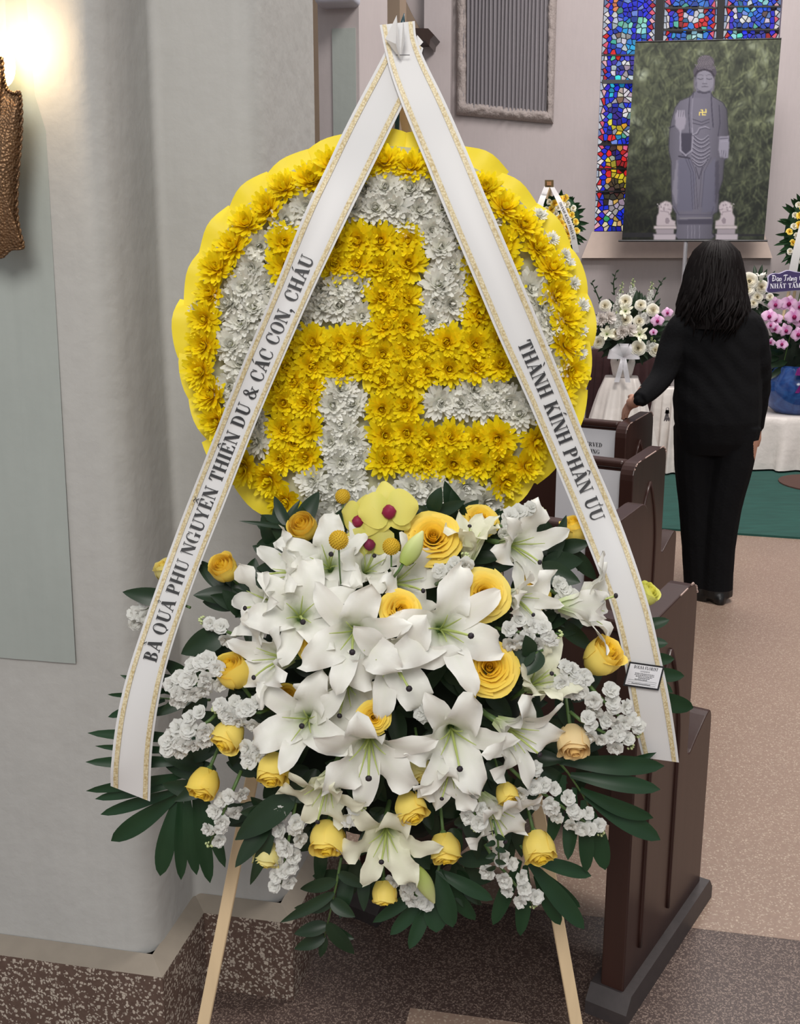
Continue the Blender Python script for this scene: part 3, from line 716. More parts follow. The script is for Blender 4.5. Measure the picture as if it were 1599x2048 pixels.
for y0 in (0.72, 0.80, 0.88):
    mb.add([cardp(0.1, y0, 0.0013), cardp(0.9, y0, 0.0013), cardp(0.9, y0 - 0.01, 0.0013), cardp(0.1, y0 - 0.01, 0.0013)], [(0, 1, 2, 3)])
for y0, x0, x1 in ((0.69, 0.28, 0.62), (0.86, 0.22, 0.74)):
    pts = [cardp(lerp(x0, x1, k / 40), y0 - 0.035 * abs(math.sin(k * 1.3)) * rnd.uniform(0.3, 1.2), 0.0015) for k in range(41)]; mb.tube(pts, 0.00035, 4)
mb.build('small_print', M['ink'], CD)
# ------------------------------------------------------------------ the spray below the wreath: where its surface is
def soff(px, py):
    e = 1 - ((px - 775) / 520.0) ** 2 - ((py - 1400) / 470.0) ** 2
    return 0.03 + 0.16 * math.sqrt(max(0.0, e))
def sp(px, py, add=0.0): return wp(px, py, soff(px, py) + add)
def cdir(r, u, t): return (CR * r + CU * u + CB * t).normalized()
FM = thing('flower_foam', 'dark green foam block behind the lilies holding the flower stems', 'flower foam', wp(775, 1500, 0.0))
mb = MB(); rows = []
for i in range(13):
    th = i / 12 * math.pi; row = []
    for k in range(24):
        a = k / 24 * 2 * math.pi
        p = WR * (math.sin(th) * math.cos(a) * 0.21) + WU * (math.sin(th) * math.sin(a) * 0.225) + WN * (math.cos(th) * 0.055)
        row.append(wp(775, 1400, 0.03) + p * (1 + 0.04 * noise.noise(p * 30)))
    rows.append(row)
mb.grid(rows, closed=True); mb.build('foam_block', M['foam_green'], FM, True)

# ------------------------------------------------------------------ lily
M['lily'] = vcol('lily_white', 0.45, 0.2, 0.35)
M['pistil'] = plain('lily_pistil', srgb(176, 190, 110), 0.5, 0.1)
M['stigma'] = plain('lily_stigma', srgb(34, 26, 34), 0.6, 0.2)
def tepal(L, W, a0, a1, phi, r, white, ruff):
    NR, NC = 14, 9; c, s = math.cos(phi), math.sin(phi)
    rad, z, P, Q = 0.004, 0.0, [], []
    twist = r.uniform(-0.4, 0.4); ph1, ph2 = r.uniform(0, 6), r.uniform(0, 6); kk = r.uniform(1.8, 3.2); side = r.uniform(-0.2, 0.2); tipc = r.uniform(0.2, 1.5)
    for i in range(NR):
        t = i / (NR - 1); al = a0 + (a1 - a0) * (0.25 * t + 0.75 * t ** 1.7) + tipc * max(0, t - 0.62) ** 1.3
        if i: rad += math.sin(al) * L / (NR - 1); z += math.cos(al) * L / (NR - 1)
        w = W * ((0.16 + t) ** 0.75) * (max(0.0, 1 - t ** 2.6)) ** 0.72 * 1.25
        nr, nz = -math.cos(al), math.sin(al)
        row = []
        for j in range(NC):
            q = (j - (NC - 1) / 2) / ((NC - 1) / 2)
            cup = w * (0.55 * (1 - t) ** 1.2 - 0.12 * t) * q * q + 0.035 * W * math.exp(-(q * 3) ** 2)
            edge = ruff * W * (abs(q) ** 2.5) * (math.sin(kk * 2 * math.pi * t + (ph1 if q < 0 else ph2))) * sstep(0.1, 0.5, t)
            off = cup + edge + twist * q * w * t * 0.5
            x = rad + nr * off; y = q * w + side * L * t * t; zz = z + nz * off
            row.append((c * x - s * y, s * x + c * y, zz))
            g = sstep(0.0, 0.36, t); m = 0.08 * math.exp(-(q * 6) ** 2) * (1 - t) + 0.05 * math.exp(-((abs(q) - 0.4) * 9) ** 2) * (1 - 0.6 * t)
            base = (0.60, 0.70, 0.36)
            Q.append(tuple(lerp(base[n], white[n], g) * (1 - m * (1, 0.5, 1.6)[n]) for n in range(3)))
        P.append(row)
    return MB().grid(P, Q)
WHITE, CREAM = (0.89, 0.88, 0.82), (0.87, 0.86, 0.68)
def lily(label, px, py, face, Lpx, openness, roll=0.0, white=WHITE, add=0.0, seed=0, group='white lilies of the spray', pos=None, mm=None, parts=True, axis=None):
    r = random.Random(seed * 7 + int(px)); k = (MM * 0.96) if mm is None else mm
    L = Lpx * k * (0.93 if pos is None else 1.0); ax = cdir(*face) if axis is None else axis
    o = (sp(px, py, add) if pos is None else pos) - ax * (L * 0.30)
    T = thing('lily', label, 'lily', group=group, mat4=frame(o, ax, roll=roll))
    for n in range(6):
        inner = n % 2
        a1 = math.radians(lerp(38, 106, openness) + r.uniform(-24, 20)); a0 = math.radians(lerp(4, 15, openness))
        me = tepal(L * (1.0 if inner else 1.03) * r.uniform(0.94, 1.06), L * (0.27 if inner else 0.19), a0 - (0.03 if inner else -0.05), a1, n * math.pi / 3 + r.uniform(-0.1, 0.1), r, white, 0.4 if inner else 0.2).mesh('tepal', M['lily'])
        link('tepal', me, T)
    if not parts: return T
    b = (r.uniform(-0.12, 0.12), r.uniform(-0.25, -0.02)); pts = [(b[0] * L * t * t, b[1] * L * t * t, L * 0.78 * t) for t in np.linspace(0.02, 1, 7)]
    pi = link('pistil', MB().tube(pts, [L * 0.018] * 5 + [L * 0.014, L * 0.016], 6).mesh('pistil', M['pistil']), T)
    e = Vector(pts[-1]); rows = [[(e.x + L * 0.04 * math.sin(th) * math.cos(a), e.y + L * 0.04 * math.sin(th) * math.sin(a), e.z + L * 0.03 * math.cos(th)) for a in np.linspace(0, 6.283, 9)[:-1]] for th in np.linspace(0.01, 3.13, 6)]
    link('stigma', MB().grid(rows, closed=True).mesh('stigma', M['stigma']), pi)
    for n in range(5):
        a = n * 1.2566 + r.uniform(-0.2, 0.2); sp_ = r.uniform(0.16, 0.28)
        pts = [(math.cos(a) * L * sp_ * t ** 1.5, math.sin(a) * L * sp_ * t ** 1.5, L * (0.04 + 0.58 * t)) for t in np.linspace(0, 1, 6)]
        link('filament', MB().tube(pts, [L * 0.013, L * 0.013, L * 0.012, L * 0.011, L * 0.009, L * 0.005], 5).mesh('filament', M['pistil']), T)
    link('stem', MB().tube([(0, 0, 0.004), (0, 0, -0.02), (0.004, 0, -0.05)], [L * 0.05, L * 0.04, L * 0.035], 7).mesh('stem', M['stem']), T)
    return T
LILIES = [
 ('white lily turned sideways to the left beside the small yellow rose at the left ribbon', 592, 1142, (-0.85, 0.25, 0.45), 130, 0.62, 0.3, WHITE, 0.03),
 ('open white lily with upright petals just left of the yellow orchids', 655, 1128, (-0.1, 0.35, 0.9), 140, 0.85, 0.5, WHITE, 0.02),
 ('white lily facing the left ribbon, its dark stigma on a pointed left petal', 540, 1208, (-0.8, 0.05, 0.55), 130, 0.66, 0.9, WHITE, 0.04),
 ('broad white lily with one petal pointing straight up, left of the central lily', 600, 1228, (0.1, 0.3, 0.9), 150, 0.9, 0.2, WHITE, 0.05),
 ('white lily leaning left above the side-lying yellow rose bud', 555, 1318, (-0.72, 0.0, 0.65), 135, 0.7, 0.7, WHITE, 0.05),
 ('large white lily in the very middle of the spray, facing forward', 706, 1266, (-0.1, -0.05, 1.0), 160, 0.92, 0.35, WHITE, 0.07),
 ('white lily with long green stamens hanging down below the small open rose', 782, 1312, (0.15, -0.3, 0.9), 165, 0.85, 0.1, WHITE, 0.055),
 ('wide white lily right of the middle, its lower right petal over a yellow rose', 888, 1258, (0.2, 0.12, 0.95), 165, 0.95, 0.6, WHITE, 0.06),
 ('white lily facing right, between the green bud and the small open yellow rose', 800, 1165, (0.7, 0.15, 0.6), 130, 0.72, 0.2, WHITE, 0.03),
 ('partly hidden white lily under the lowest yellow orchid', 735, 1135, (0.25, 0.45, 0.75), 120, 0.5, 0.0, WHITE, 0.01),
 ('half-opened cream lily standing upright beside the largest yellow rose', 938, 1098, (0.1, 0.92, 0.35), 115, 0.22, 0.4, CREAM, 0.02),
 ('white lily seen from the side at the upper right, drooping over a rose', 1032, 1092, (0.55, -0.1, 0.6), 140, 0.8, 0.15, WHITE, 0.03),
 ('white lily with a narrow petal across a yellow rose at the right', 1035, 1196, (0.6, -0.2, 0.7), 115, 0.6, 0.0, WHITE, 0.04),
 ('trumpet-shaped white lily in profile touching the right ribbon', 1158, 1212, (0.93, 0.0, 0.3), 150, 0.72, 0.5, WHITE, 0.05),
 ('greenish cream half-open lily below the open rose at the right', 1068, 1365, (0.35, 0.45, 0.75), 125, 0.42, 0.9, CREAM, 0.03),
 ('white lily low on the left, between two yellow roses, facing forward', 612, 1440, (-0.12, 0.1, 0.95), 150, 0.9, 0.3, WHITE, 0.05),
 ('largest lower white lily, petals spread wide below the tiny open rose', 738, 1492, (0.0, -0.45, 0.85), 170, 0.9, 0.52, WHITE, 0.07),
 ('cream-ribbed white lily pointing down at the lower left of the spray', 652, 1572, (-0.3, -0.65, 0.65), 135, 0.62, 0.2, CREAM, 0.05),
 ('ragged white lily with crumpled petals at the lower right centre', 905, 1470, (0.05, -0.2, 0.95), 165, 0.8, 0.0, WHITE, 0.05),
 ('white lily facing the peach rose at the right', 1022, 1462, (0.65, -0.35, 0.65), 145, 0.72, 0.6, WHITE, 0.05),
 ('lowest white lily on the right, hanging behind a small yellow rose', 982, 1618, (0.5, -0.6, 0.6), 135, 0.7, 0.2, WHITE, 0.03),
 ('lowest white lily of the spray, beside the green bud', 772, 1672, (0.0, -0.35, 0.9), 145, 0.9, 0.0, CREAM, 0.04),
 ('white lily half covered by the central lilies above the tiny open rose', 690, 1375, (-0.1, -0.4, 0.85), 140, 0.75, 0.4, WHITE, 0.02),
 ('crumpled white lily below the ragged one, pointing down', 898, 1545, (-0.1, -0.7, 0.65), 115, 0.55, 0.3, WHITE, 0.05),
]
for i, l in enumerate(LILIES): lily(*l, seed=i)
# two closed lily buds
M['bud'] = vcol('lily_bud', 0.5, 0.15, 0.3)
def lily_bud(label, base, tip, wpx, add):
    a, b = sp(*base, add), sp(*tip, add + 0.01); T = thing('lily_bud', label, 'lily bud', a, 'closed lily buds'); ax = b - a; L = ax.length
    mb = MB(); rows, Q = [], []
    m = frame((0, 0, 0), ax)
    for i in range(12):
        t = i / 11; rr = wpx * MM / 2 * (math.sin(math.pi * min(0.97, 0.1 + 0.88 * t)) ** 0.8) * (1.1 - 0.35 * t)
        rows.append([m @ V(math.cos(k) * rr * (1 + 0.1 * math.cos(3 * k)), math.sin(k) * rr * (1 + 0.1 * math.cos(3 * k)), L * t) for k in np.linspace(0, 6.283, 13)[:-1]])
        Q += [tuple(lerp(c0, c1, t) for c0, c1 in zip(srgb(176, 196, 96), srgb(226, 230, 168)))] * 12
    mb.grid(rows, Q, True); link('bud_body', mb.mesh('bud_body', M['bud']), T)
    link('stem', MB().tube([V(0, 0, 0), -ax * 0.2, -ax * 0.5 - WN * 0.02], 0.0022, 6).mesh('stem', M['stem']), T)
lily_bud('pale green closed lily bud pointing up beside the largest yellow rose', (805, 1128), (845, 1062), 34, 0.09)
lily_bud('green closed lily bud hanging at the bottom of the spray', (832, 1735), (868, 1806), 32, 0.05)

# ------------------------------------------------------------------ roses
def rose_parts(kind, seed, mat, inner, outer):
    """unit rose: axis +Z, base at the origin; returns (heart mesh, petal meshes)"""
    r = random.Random(seed); petals = []
    if kind == 'open': lay = [(3, 0.27, 1.10, 2), (3, 0.38, 1.10, 6), (4, 0.50, 1.06, 12), (4, 0.64, 1.0, 22), (5, 0.80, 0.9, 36), (5, 0.95, 0.7, 58)]
    else: lay = [(2, 0.28, 1.52, 0), (3, 0.46, 1.5, 0), (3, 0.66, 1.46, 3), (4, 0.84, 1.4, 8)]
    for li, (n, R, h, tilt) in enumerate(lay):
        p0 = r.uniform(0, 6); f = li / (len(lay) - 1)
        for k in range(n):
            phi = p0 + k * 2 * math.pi / n + r.uniform(-0.12, 0.12); span = 2 * math.pi / n * (0.72 if n > 2 else 0.62); tl = math.radians(tilt + r.uniform(-5, 5)); hh = h * r.uniform(0.94, 1.04); rim = r.uniform(0.6, 1.4)
            P, Q = [], []
            for i in range(8):
                v = i / 7; row = []
                for j in range(9):
                    u = (j - 4) / 4
                    wv = (0.5 + 0.5 * min(1, v * 2.2)); a = phi + u * span * wv
                    if kind == 'open': rad = R * (0.28 + 0.72 * v ** 0.55) + math.sin(tl) * 0.30 * v ** 2 + 0.09 * rim * v ** 6 + 0.025 * math.sin(6 * u + 3 * k + li) * v ** 3
                    else: rad = R * (0.40 + 0.6 * math.sin(math.pi * (0.10 + 0.60 * v)) ** 0.9 / 1.0) * (1 - 0.18 * v ** 3) + (0.2 * rim * f) * v ** 8 + 0.02 * math.sin(4 * u + k * 2) * v ** 4
                    rad *= 1 + 0.05 * u
                    z = hh * (v ** (1.0 if kind == 'bud' else 0.9)) - (0.10 + 0.05 * rim) * hh * u * u * v ** 2 - math.sin(tl) * 0.22 * v ** 4 - 0.04 * rim * v ** 9
                    z += (0.03 * math.sin(5 * u + k) + 0.018 * math.sin(11 * u + 2 * k)) * v ** 3
                    row.append((rad * math.cos(a), rad * math.sin(a), z))
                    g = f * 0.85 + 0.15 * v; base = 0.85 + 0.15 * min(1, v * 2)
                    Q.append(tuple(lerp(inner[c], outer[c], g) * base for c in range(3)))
                P.append(row)
            petals.append(MB().grid(P, Q).mesh('petal', mat))
    mb = MB(); P, Q = [], []; H = 1.10 if kind == 'open' else 1.52
    for i in range(6):
        v = i / 5; row = []
        for k in range(48):
            th = k / 47 * 4.6 * math.pi; rad = (0.02 + 0.23 * k / 47) * (0.75 + 0.25 * v); row.append((rad * math.cos(th), rad * math.sin(th), H * (0.35 + 0.63 * v) - 0.03 * (1 - k / 47)))
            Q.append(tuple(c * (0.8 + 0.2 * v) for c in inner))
        P.append(row)
    mb.grid(P, Q)
    return mb.mesh('heart', mat), petals
def sepal_mesh(h):
    P = []
    for i in range(7):
        t = i / 6; w = 0.13 * (1 - t ** 1.4) + 0.01
        P.append([(0.28 + 0.45 * math.sin(t * 1.9) * (0.8 if t < 0.8 else 0.9), q * w, 0.02 + h * 0.42 * t + 0.03 * q * q) for q in (-1, 0, 1)])
    return MB().grid(P).mesh('sepal', M['stem'])
def calyx_mesh():
    rows = [[(rr * math.cos(a), rr * math.sin(a), z) for a in np.linspace(0, 6.283, 11)[:-1]] for rr, z in ((0.04, -0.28), (0.16, -0.22), (0.2, -0.1), (0.26, 0.02), (0.3, 0.1), (0.1, 0.12))]
    return MB().grid(rows, closed=True).mesh('calyx', M['stem'])
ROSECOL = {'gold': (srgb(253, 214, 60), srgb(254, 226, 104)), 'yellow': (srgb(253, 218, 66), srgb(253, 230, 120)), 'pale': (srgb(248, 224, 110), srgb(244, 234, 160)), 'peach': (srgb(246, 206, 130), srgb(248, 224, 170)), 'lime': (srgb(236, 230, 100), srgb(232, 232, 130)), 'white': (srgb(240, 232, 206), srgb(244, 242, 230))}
M['rose'] = vcol('rose_petal', 0.5, 0.2, 0.3)
ROSES = {}
def rose_set(kind, col, v):
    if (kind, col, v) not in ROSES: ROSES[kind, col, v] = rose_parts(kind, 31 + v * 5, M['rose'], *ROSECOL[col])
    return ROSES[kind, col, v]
SEP, CAL = sepal_mesh(1.2), calyx_mesh()
STEM_R = MB().tube([(0, 0, -0.2), (0.03, 0.02, -1.0), (0.12, 0.05, -2.2)], [0.1, 0.09, 0.09], 7).mesh('rose_stem', M['stem'])
rcount = [0]
def rose(label, px, py, face, dpx, kind='open', col='yellow', add=0.0, group='yellow roses of the spray', pos=None, mm=None, stem=True, axis=None):
    rcount[0] += 1; v = rcount[0] % 2; k = (MM * 0.95) if mm is None else mm
    s = dpx * k / 2 * (1.0 if kind == 'open' else 1.18); ax = cdir(*face) if axis is None else axis
    o = (sp(px, py, add) if pos is None else pos) - ax * (s * (0.75 if kind == 'open' else 0.8))
    T = thing('rose', label, 'rose', group=group, mat4=frame(o, ax, roll=rcount[0] * 1.7, scale=s))
    heart, petals = rose_set(kind, col, v)
    link('heart', heart, T)
    for p in petals: link('petal', p, T)
    if stem:
        link('calyx', CAL, T)
        for n in range(5): link('sepal', SEP, T, Matrix.Rotation(n * 1.2566, 4, 'Z'))
        link('stem', STEM_R, T)
    return T
RO = [
 ('small yellow rose above the upright-petalled lily at the top left of the spray', 605, 1054, (-0.2, 0.5, 0.8), 58, 'bud', 'gold', 0.02),
 ('largest open yellow rose at the top, right of the orchids', 866, 1072, (0.0, 0.4, 0.9), 88, 'open', 'gold', 0.04),
 ('yellow rose peeping over the upright cream lily', 962, 1036, (0.15, 0.5, 0.8), 60, 'open', 'gold', 0.0),
 ('plump yellow rosebud behind the left edge of the right ribbon', 1147, 1058, (-0.15, 0.85, 0.45), 58, 'bud', 'yellow', 0.03),
 ('pale yellow rose sticking out left of the left ribbon', 330, 1140, (-0.3, 0.8, 0.45), 48, 'bud', 'pale', 0.0),
 ('yellow rose just right of the left ribbon', 447, 1136, (-0.3, 0.5, 0.7), 56, 'bud', 'gold', 0.03),
 ('small open yellow rose above the central lilies', 803, 1219, (0.3, 0.3, 0.9), 64, 'open', 'gold', 0.085),
 ('open yellow rose right of the centre, between two white lilies', 968, 1187, (0.1, 0.25, 0.95), 82, 'open', 'yellow', 0.06),
 ('yellow rose mostly covered by a drooping lily petal at the upper right', 1072, 1182, (0.4, 0.2, 0.8), 62, 'open', 'gold', 0.01),
 ('dark yellow rose glimpsed behind the broad lily left of the centre', 634, 1288, (0.1, 0.2, 0.9), 60, 'open', 'gold', 0.05),
 ('yellow rosebud lying sideways by the left ribbon', 465, 1342, (-0.35, 0.75, 0.55), 66, 'bud', 'gold', 0.05),
 ('open yellow rose with a lily petal tip resting on it', 978, 1335, (0.0, 0.35, 0.9), 88, 'open', 'gold', 0.06),
 ('plump yellow rose just left of the florist card', 1206, 1312, (0.45, 0.65, 0.6), 76, 'bud', 'yellow', 0.06),
 ('yellow rose hidden behind the lower left lily', 572, 1398, (0.2, 0.5, 0.8), 50, 'bud', 'gold', 0.02),
 ('tiny open yellow rose in the middle above the largest lower lily', 748, 1436, (0.1, 0.05, 1.0), 52, 'open', 'gold', 0.066),
 ('yellow rosebud pointing down left among the white stock blossoms', 455, 1474, (-0.45, -0.6, 0.6), 62, 'bud', 'yellow', 0.06),
 ('yellow rosebud left of the lower left lily, pointing down', 546, 1542, (-0.1, -0.75, 0.6), 64, 'bud', 'yellow', 0.06),
 ('yellow rosebud over the left palm frond', 407, 1570, (-0.25, -0.8, 0.5), 62, 'bud', 'gold', 0.06),
 ('pale peach rose over the right palm frond', 1146, 1486, (0.05, -0.7, 0.65), 66, 'bud', 'peach', 0.06),
 ('pale yellow crumpled rosebud between the two lower lilies', 840, 1543, (0.05, -0.75, 0.6), 52, 'bud', 'pale', 0.03),
 ('yellow rosebud pointing down right above the lowest lily', 822, 1618, (0.3, -0.7, 0.6), 62, 'bud', 'yellow', 0.06),
 ('small bright yellow rosebud over the lowest right lily', 1014, 1590, (0.3, -0.75, 0.55), 44, 'bud', 'yellow', 0.06),
 ('broad yellow rose left of the lowest lily', 655, 1680, (-0.05, -0.75, 0.6), 70, 'bud', 'yellow', 0.05),
 ('pale yellow drooping rosebud beside the left easel leg', 532, 1712, (-0.15, -0.85, 0.45), 56, 'bud', 'pale', 0.04),
 ('yellow drooping rose right of the lowest lily', 890, 1700, (0.1, -0.8, 0.5), 62, 'bud', 'yellow', 0.04),
 ('yellow rosebud at the lower right beside the stock blossoms', 1077, 1698, (0.2, -0.75, 0.6), 68, 'bud', 'yellow', 0.05),
 ('lowest yellow rosebud, hanging under the lowest lily', 769, 1788, (0.05, -0.9, 0.4), 52, 'bud', 'yellow', 0.03),
 ('pale green-yellow rose peeping out right of the right ribbon', 1293, 1188, (0.5, 0.6, 0.5), 50, 'bud', 'lime', -0.01),
]
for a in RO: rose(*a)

# ------------------------------------------------------------------ white stock: stems with florets
M['stock'] = plain('stock_white', srgb(228, 228, 222), 0.6, 0.08, 90, trans=0.25)
M['stockbud'] = plain('stock_bud', srgb(196, 208, 150), 0.6, 0.15, 60)
def floret_mesh(seed):
    r = random.Random(seed); mb = MB()
    for n, R, el in ((5, 1.0, 4), (4, 0.85, 24), (4, 0.55, 48)):
        p0 = r.uniform(0, 6)
        for k in range(n):
            a = p0 + k * 6.283 / n + r.uniform(-0.3, 0.3); e = math.radians(el + r.uniform(-14, 14)); P = []
            for i in range(4):
                t = i / 3; rad = R * (0.1 + 0.9 * t) * math.cos(e); z = R * t * math.sin(e) + 0.1 * math.sin(t * 3) ; w = R * (0.16, 0.46, 0.62, 0.36)[i]
                P.append([(math.cos(a) * rad - math.sin(a) * q * w, math.sin(a) * rad + math.cos(a) * q * w, z + 0.2 * math.sin(4 * q + k * 2 + 4 * t) * t) for q in (-1, 0, 1)])
            mb.grid(P)
    return mb.mesh('floret', M['stock'])
FLO = [floret_mesh(s) for s in range(4)]
mb = MB()
for k in range(7):
    a = k * 2.4; rr = 0.35 * math.sqrt(k); c = V(rr * math.cos(a), rr * math.sin(a), 0.9 - 0.12 * k)
    mb.grid([[c + V(0.26 * math.sin(th) * math.cos(q), 0.26 * math.sin(th) * math.sin(q), 0.36 * math.cos(th)) for q in np.linspace(0, 6.283, 7)[:-1]] for th in np.linspace(0.05, 3.1, 5)], closed=True)
BUDS = mb.mesh('bud_tip', M['stockbud'])
def stock(label, base, tip, spread, n, add=0.03, budtip=True, seed=0, floret=15.0):
    r = random.Random(seed + 50); a, b = sp(*base, add), sp(*tip, add + 0.012)
    T = thing('stock_stem', label, 'stock flower', a, 'white stock stems of the spray')
    ax = (b - a); pts = [V(0, 0, 0) - ax * 0.15 - WN * 0.02, V(0, 0, 0), ax * 0.5 + WN * 0.004, ax]
    link('stem', MB().tube(pts, [0.0028, 0.0026, 0.0022, 0.0014], 6).mesh('stem', M['stem']), T)
    sd = ax.normalized().cross(WN).normalized()
    for k in range(n):
        t = (k + 0.5) / n * (0.9 if budtip else 1.0); side = math.sin(k * 2.4 + seed) * spread * MM * (1.05 - 0.5 * t); out = (0.35 + 0.65 * abs(math.cos(k * 2.4 + seed))) * spread * MM * 0.55
        c = ax * t + sd * side + WN * out
        z = sd * (side / (spread * MM)) * 0.7 + WN * 0.9 + ax.normalized() * r.uniform(-0.3, 0.3)
        link('floret', FLO[k % 4], T, frame(c, z, roll=r.uniform(0, 6), scale=floret * MM * r.uniform(0.85, 1.15)))
    if budtip: link('bud_tip', BUDS, T, frame(ax * 0.97, ax + WN * 0.02, roll=1.0, scale=8.5 * MM))
    return T
ST = [
 ('thick white stock beside the lower part of the left ribbon', (440, 1330), (345, 1385), 30, 16, 0.06, False),
 ('white stock low at the left ribbon above the palm frond', (420, 1440), (335, 1495), 28, 15, 0.06, False),
 ('white stock sprig between the sideways rosebud and the left lilies', (520, 1425), (430, 1418), 22, 9, 0.05, True),
 ('white stock poking out left of the left ribbon', (320, 1205), (262, 1238), 18, 7, 0.0, False),
 ('white stock trailing over the left palm leaflets beside the yellow rosebud', (470, 1570), (418, 1690), 22, 9, 0.04, True),
 ('white stock hanging beside the left easel leg', (590, 1610), (560, 1775), 24, 15, 0.03, False),
 ('white stock left of the plump rose at the right', (1010, 1262), (1118, 1268), 24, 10, 0.05, True),
 ('white stock at the top right under the yellow chrysanthemums', (1000, 1052), (1085, 1022), 22, 9, 0.02, True),
 ('white stock right of the cream lily', (1110, 1350), (1168, 1372), 26, 11, 0.05, False),
 ('white stock under the florist card', (1190, 1385), (1275, 1470), 26, 12, 0.075, True),
 ('white stock over the lower end of the right ribbon', (1160, 1440), (1262, 1492), 22, 9, 0.07, True),
 ('long white stock reaching right below the peach rose', (1040, 1555), (1205, 1668), 28, 17, 0.05, True),
 ('white stock hanging at the bottom right over the easel leg', (985, 1715), (1068, 1812), 26, 11, 0.03, True),
 ('white stock sprig right of the ragged lily', (945, 1585), (950, 1655), 18, 5, 0.06, True),
 ('white stock beside the green hanging bud', (800, 1745), (850, 1812), 20, 8, 0.01, False),
 ('small white stock between the largest rose and the open rose', (880, 1165), (930, 1112), 16, 6, 0.05, True),
 ('white stock right of the lower left rosebuds', (515, 1480), (500, 1530), 18, 6, 0.05, True),
 ('white stock sprig with green buds right of the left ribbon', (470, 1270), (405, 1240), 12, 3, 0.04, True),
 ('white stock behind the trumpet-shaped lily', (1100, 1180), (1150, 1215), 24, 8, 0.0, False),
 ('white stock buds between the two lower lilies', (690, 1640), (725, 1615), 12, 3, 0.05, True),
 ('white stock left of the small lower rose beside the ragged lily', (855, 1440), (840, 1405), 14, 4, 0.04, True),
]
for i, a in enumerate(ST): stock(*a, seed=i)

# ------------------------------------------------------------------ orchids and yellow ball flowers
M['orchid'] = vcol('orchid_petal', 0.5, 0.2, 0.3)
def orchid(label, pos, axis, s, roll, c0, c1, lipc, group, cat='orchid'):
    T = thing('orchid', label, cat, group=group, mat4=frame(pos, axis, xhint=CR, roll=roll, scale=s))
    for nm, ang, L, Wd in (('petal', 0, 1.0, 0.62), ('petal', math.pi, 1.0, 0.62), ('sepal', math.pi / 2, 0.95, 0.4), ('sepal', -math.pi * 0.28, 0.95, 0.38), ('sepal', -math.pi * 0.72, 0.95, 0.38)):
        P, Q = [], []
        for i in range(8):
            t = i / 7; w = Wd * math.sin(math.pi * min(0.985, 0.10 + 0.86 * t ** 0.8)) ** 0.75
            row = []
            for j in range(7):
                q = (j - 3) / 3; x, y = L * t, q * w; z = (0.10 if nm == 'petal' else -0.02) + 0.10 * math.sin(t * 3) - 0.12 * q * q * t - 0.12 * t * t
                row.append((math.cos(ang) * x - math.sin(ang) * y, math.sin(ang) * x + math.cos(ang) * y, z)); Q.append(tuple(lerp(c1[n], c0[n], sstep(0, 0.6, t)) for n in range(3)))
            P.append(row)
        link(nm, MB().grid(P, Q).mesh(nm, M['orchid']), T)
    mb = MB(); Q = []
    rows = [[(0.2 * math.sin(th) * math.cos(a) * (1 + 0.25 * math.cos(2 * a)), -0.12 + 0.26 * math.sin(th) * math.sin(a), 0.2 + 0.22 * math.cos(th)) for a in np.linspace(0, 6.283, 11)[:-1]] for th in np.linspace(0.02, 2.6, 7)]
    mb.grid(rows, [lipc] * 70, True); link('lip', mb.mesh('lip', M['orchid']), T)
    return T
OY, OG, MAG = srgb(238, 228, 120), srgb(226, 222, 110), srgb(150, 36, 70)
orchid('yellow orchid with magenta lip, uppermost of three, beside the white chrysanthemums', sp(776, 1018, 0.06), cdir(0.05, 0.1, 1), 55 * MM, 0.15, OY, OG, MAG, 'yellow orchids of the spray')
orchid('yellow orchid half turned to the left below the wreath', sp(722, 1036, 0.045), cdir(-0.55, -0.1, 0.8), 46 * MM, -0.2, OY, OG, MAG, 'yellow orchids of the spray')
orchid('lowest pale yellow orchid, tucked between two ball flowers', sp(738, 1080, 0.03), cdir(0.0, -0.35, 0.9), 46 * MM, 0.1, srgb(226, 220, 130), OG, srgb(130, 40, 74), 'yellow orchids of the spray')
M['craspedia'] = plain('ball_flower_yellow', srgb(206, 170, 40), 0.8, 0.15, 60)
nub = MB().grid([[(0.085 * math.cos(a) * k, 0.085 * math.sin(a) * k, z) for a in np.linspace(0, 6.283, 6)[:-1]] for k, z in ((1, 0), (0.9, 0.08), (0.3, 0.12))], closed=True)
mb = MB(); N = 190
mb.grid([[(0.95 * math.sin(th) * math.cos(a), 0.95 * math.sin(th) * math.sin(a), 0.95 * math.cos(th)) for a in np.linspace(0, 6.283, 17)[:-1]] for th in np.linspace(0.01, 3.13, 10)], closed=True)
for k in range(N):
    z = 1 - 2 * (k + 0.5) / N; a = k * 2.399963; d = V(math.sqrt(1 - z * z) * math.cos(a), math.sqrt(1 - z * z) * math.sin(a), z); m = frame(d * 0.94, d)
    mb.add([m @ Vector(v) for v in nub.v], nub.f)
BALL = mb.mesh('ball_head', M['craspedia'], False)
for lab, x, y, d, ad in (('yellow ball flower against the white chrysanthemums, left of the orchids', 685, 993, 27, 0.05), ('largest yellow ball flower, over the upright lily petals', 677, 1080, 33, 0.12), ('yellow ball flower below the lowest orchid', 782, 1093, 30, 0.08)):
    c = sp(x, y, ad); T = thing('ball_flower', lab, 'ball flower', c, 'yellow ball flowers')
    link('ball_head', BALL, T, Matrix.Scale(d * MM / 2, 4))
    link('stem', MB().tube([V(0, 0, -d * MM * 0.4), V(0, 0.01, -0.04), V(0, 0.04, -0.08)], 0.0012, 6).mesh('stem', M['stem']), T)

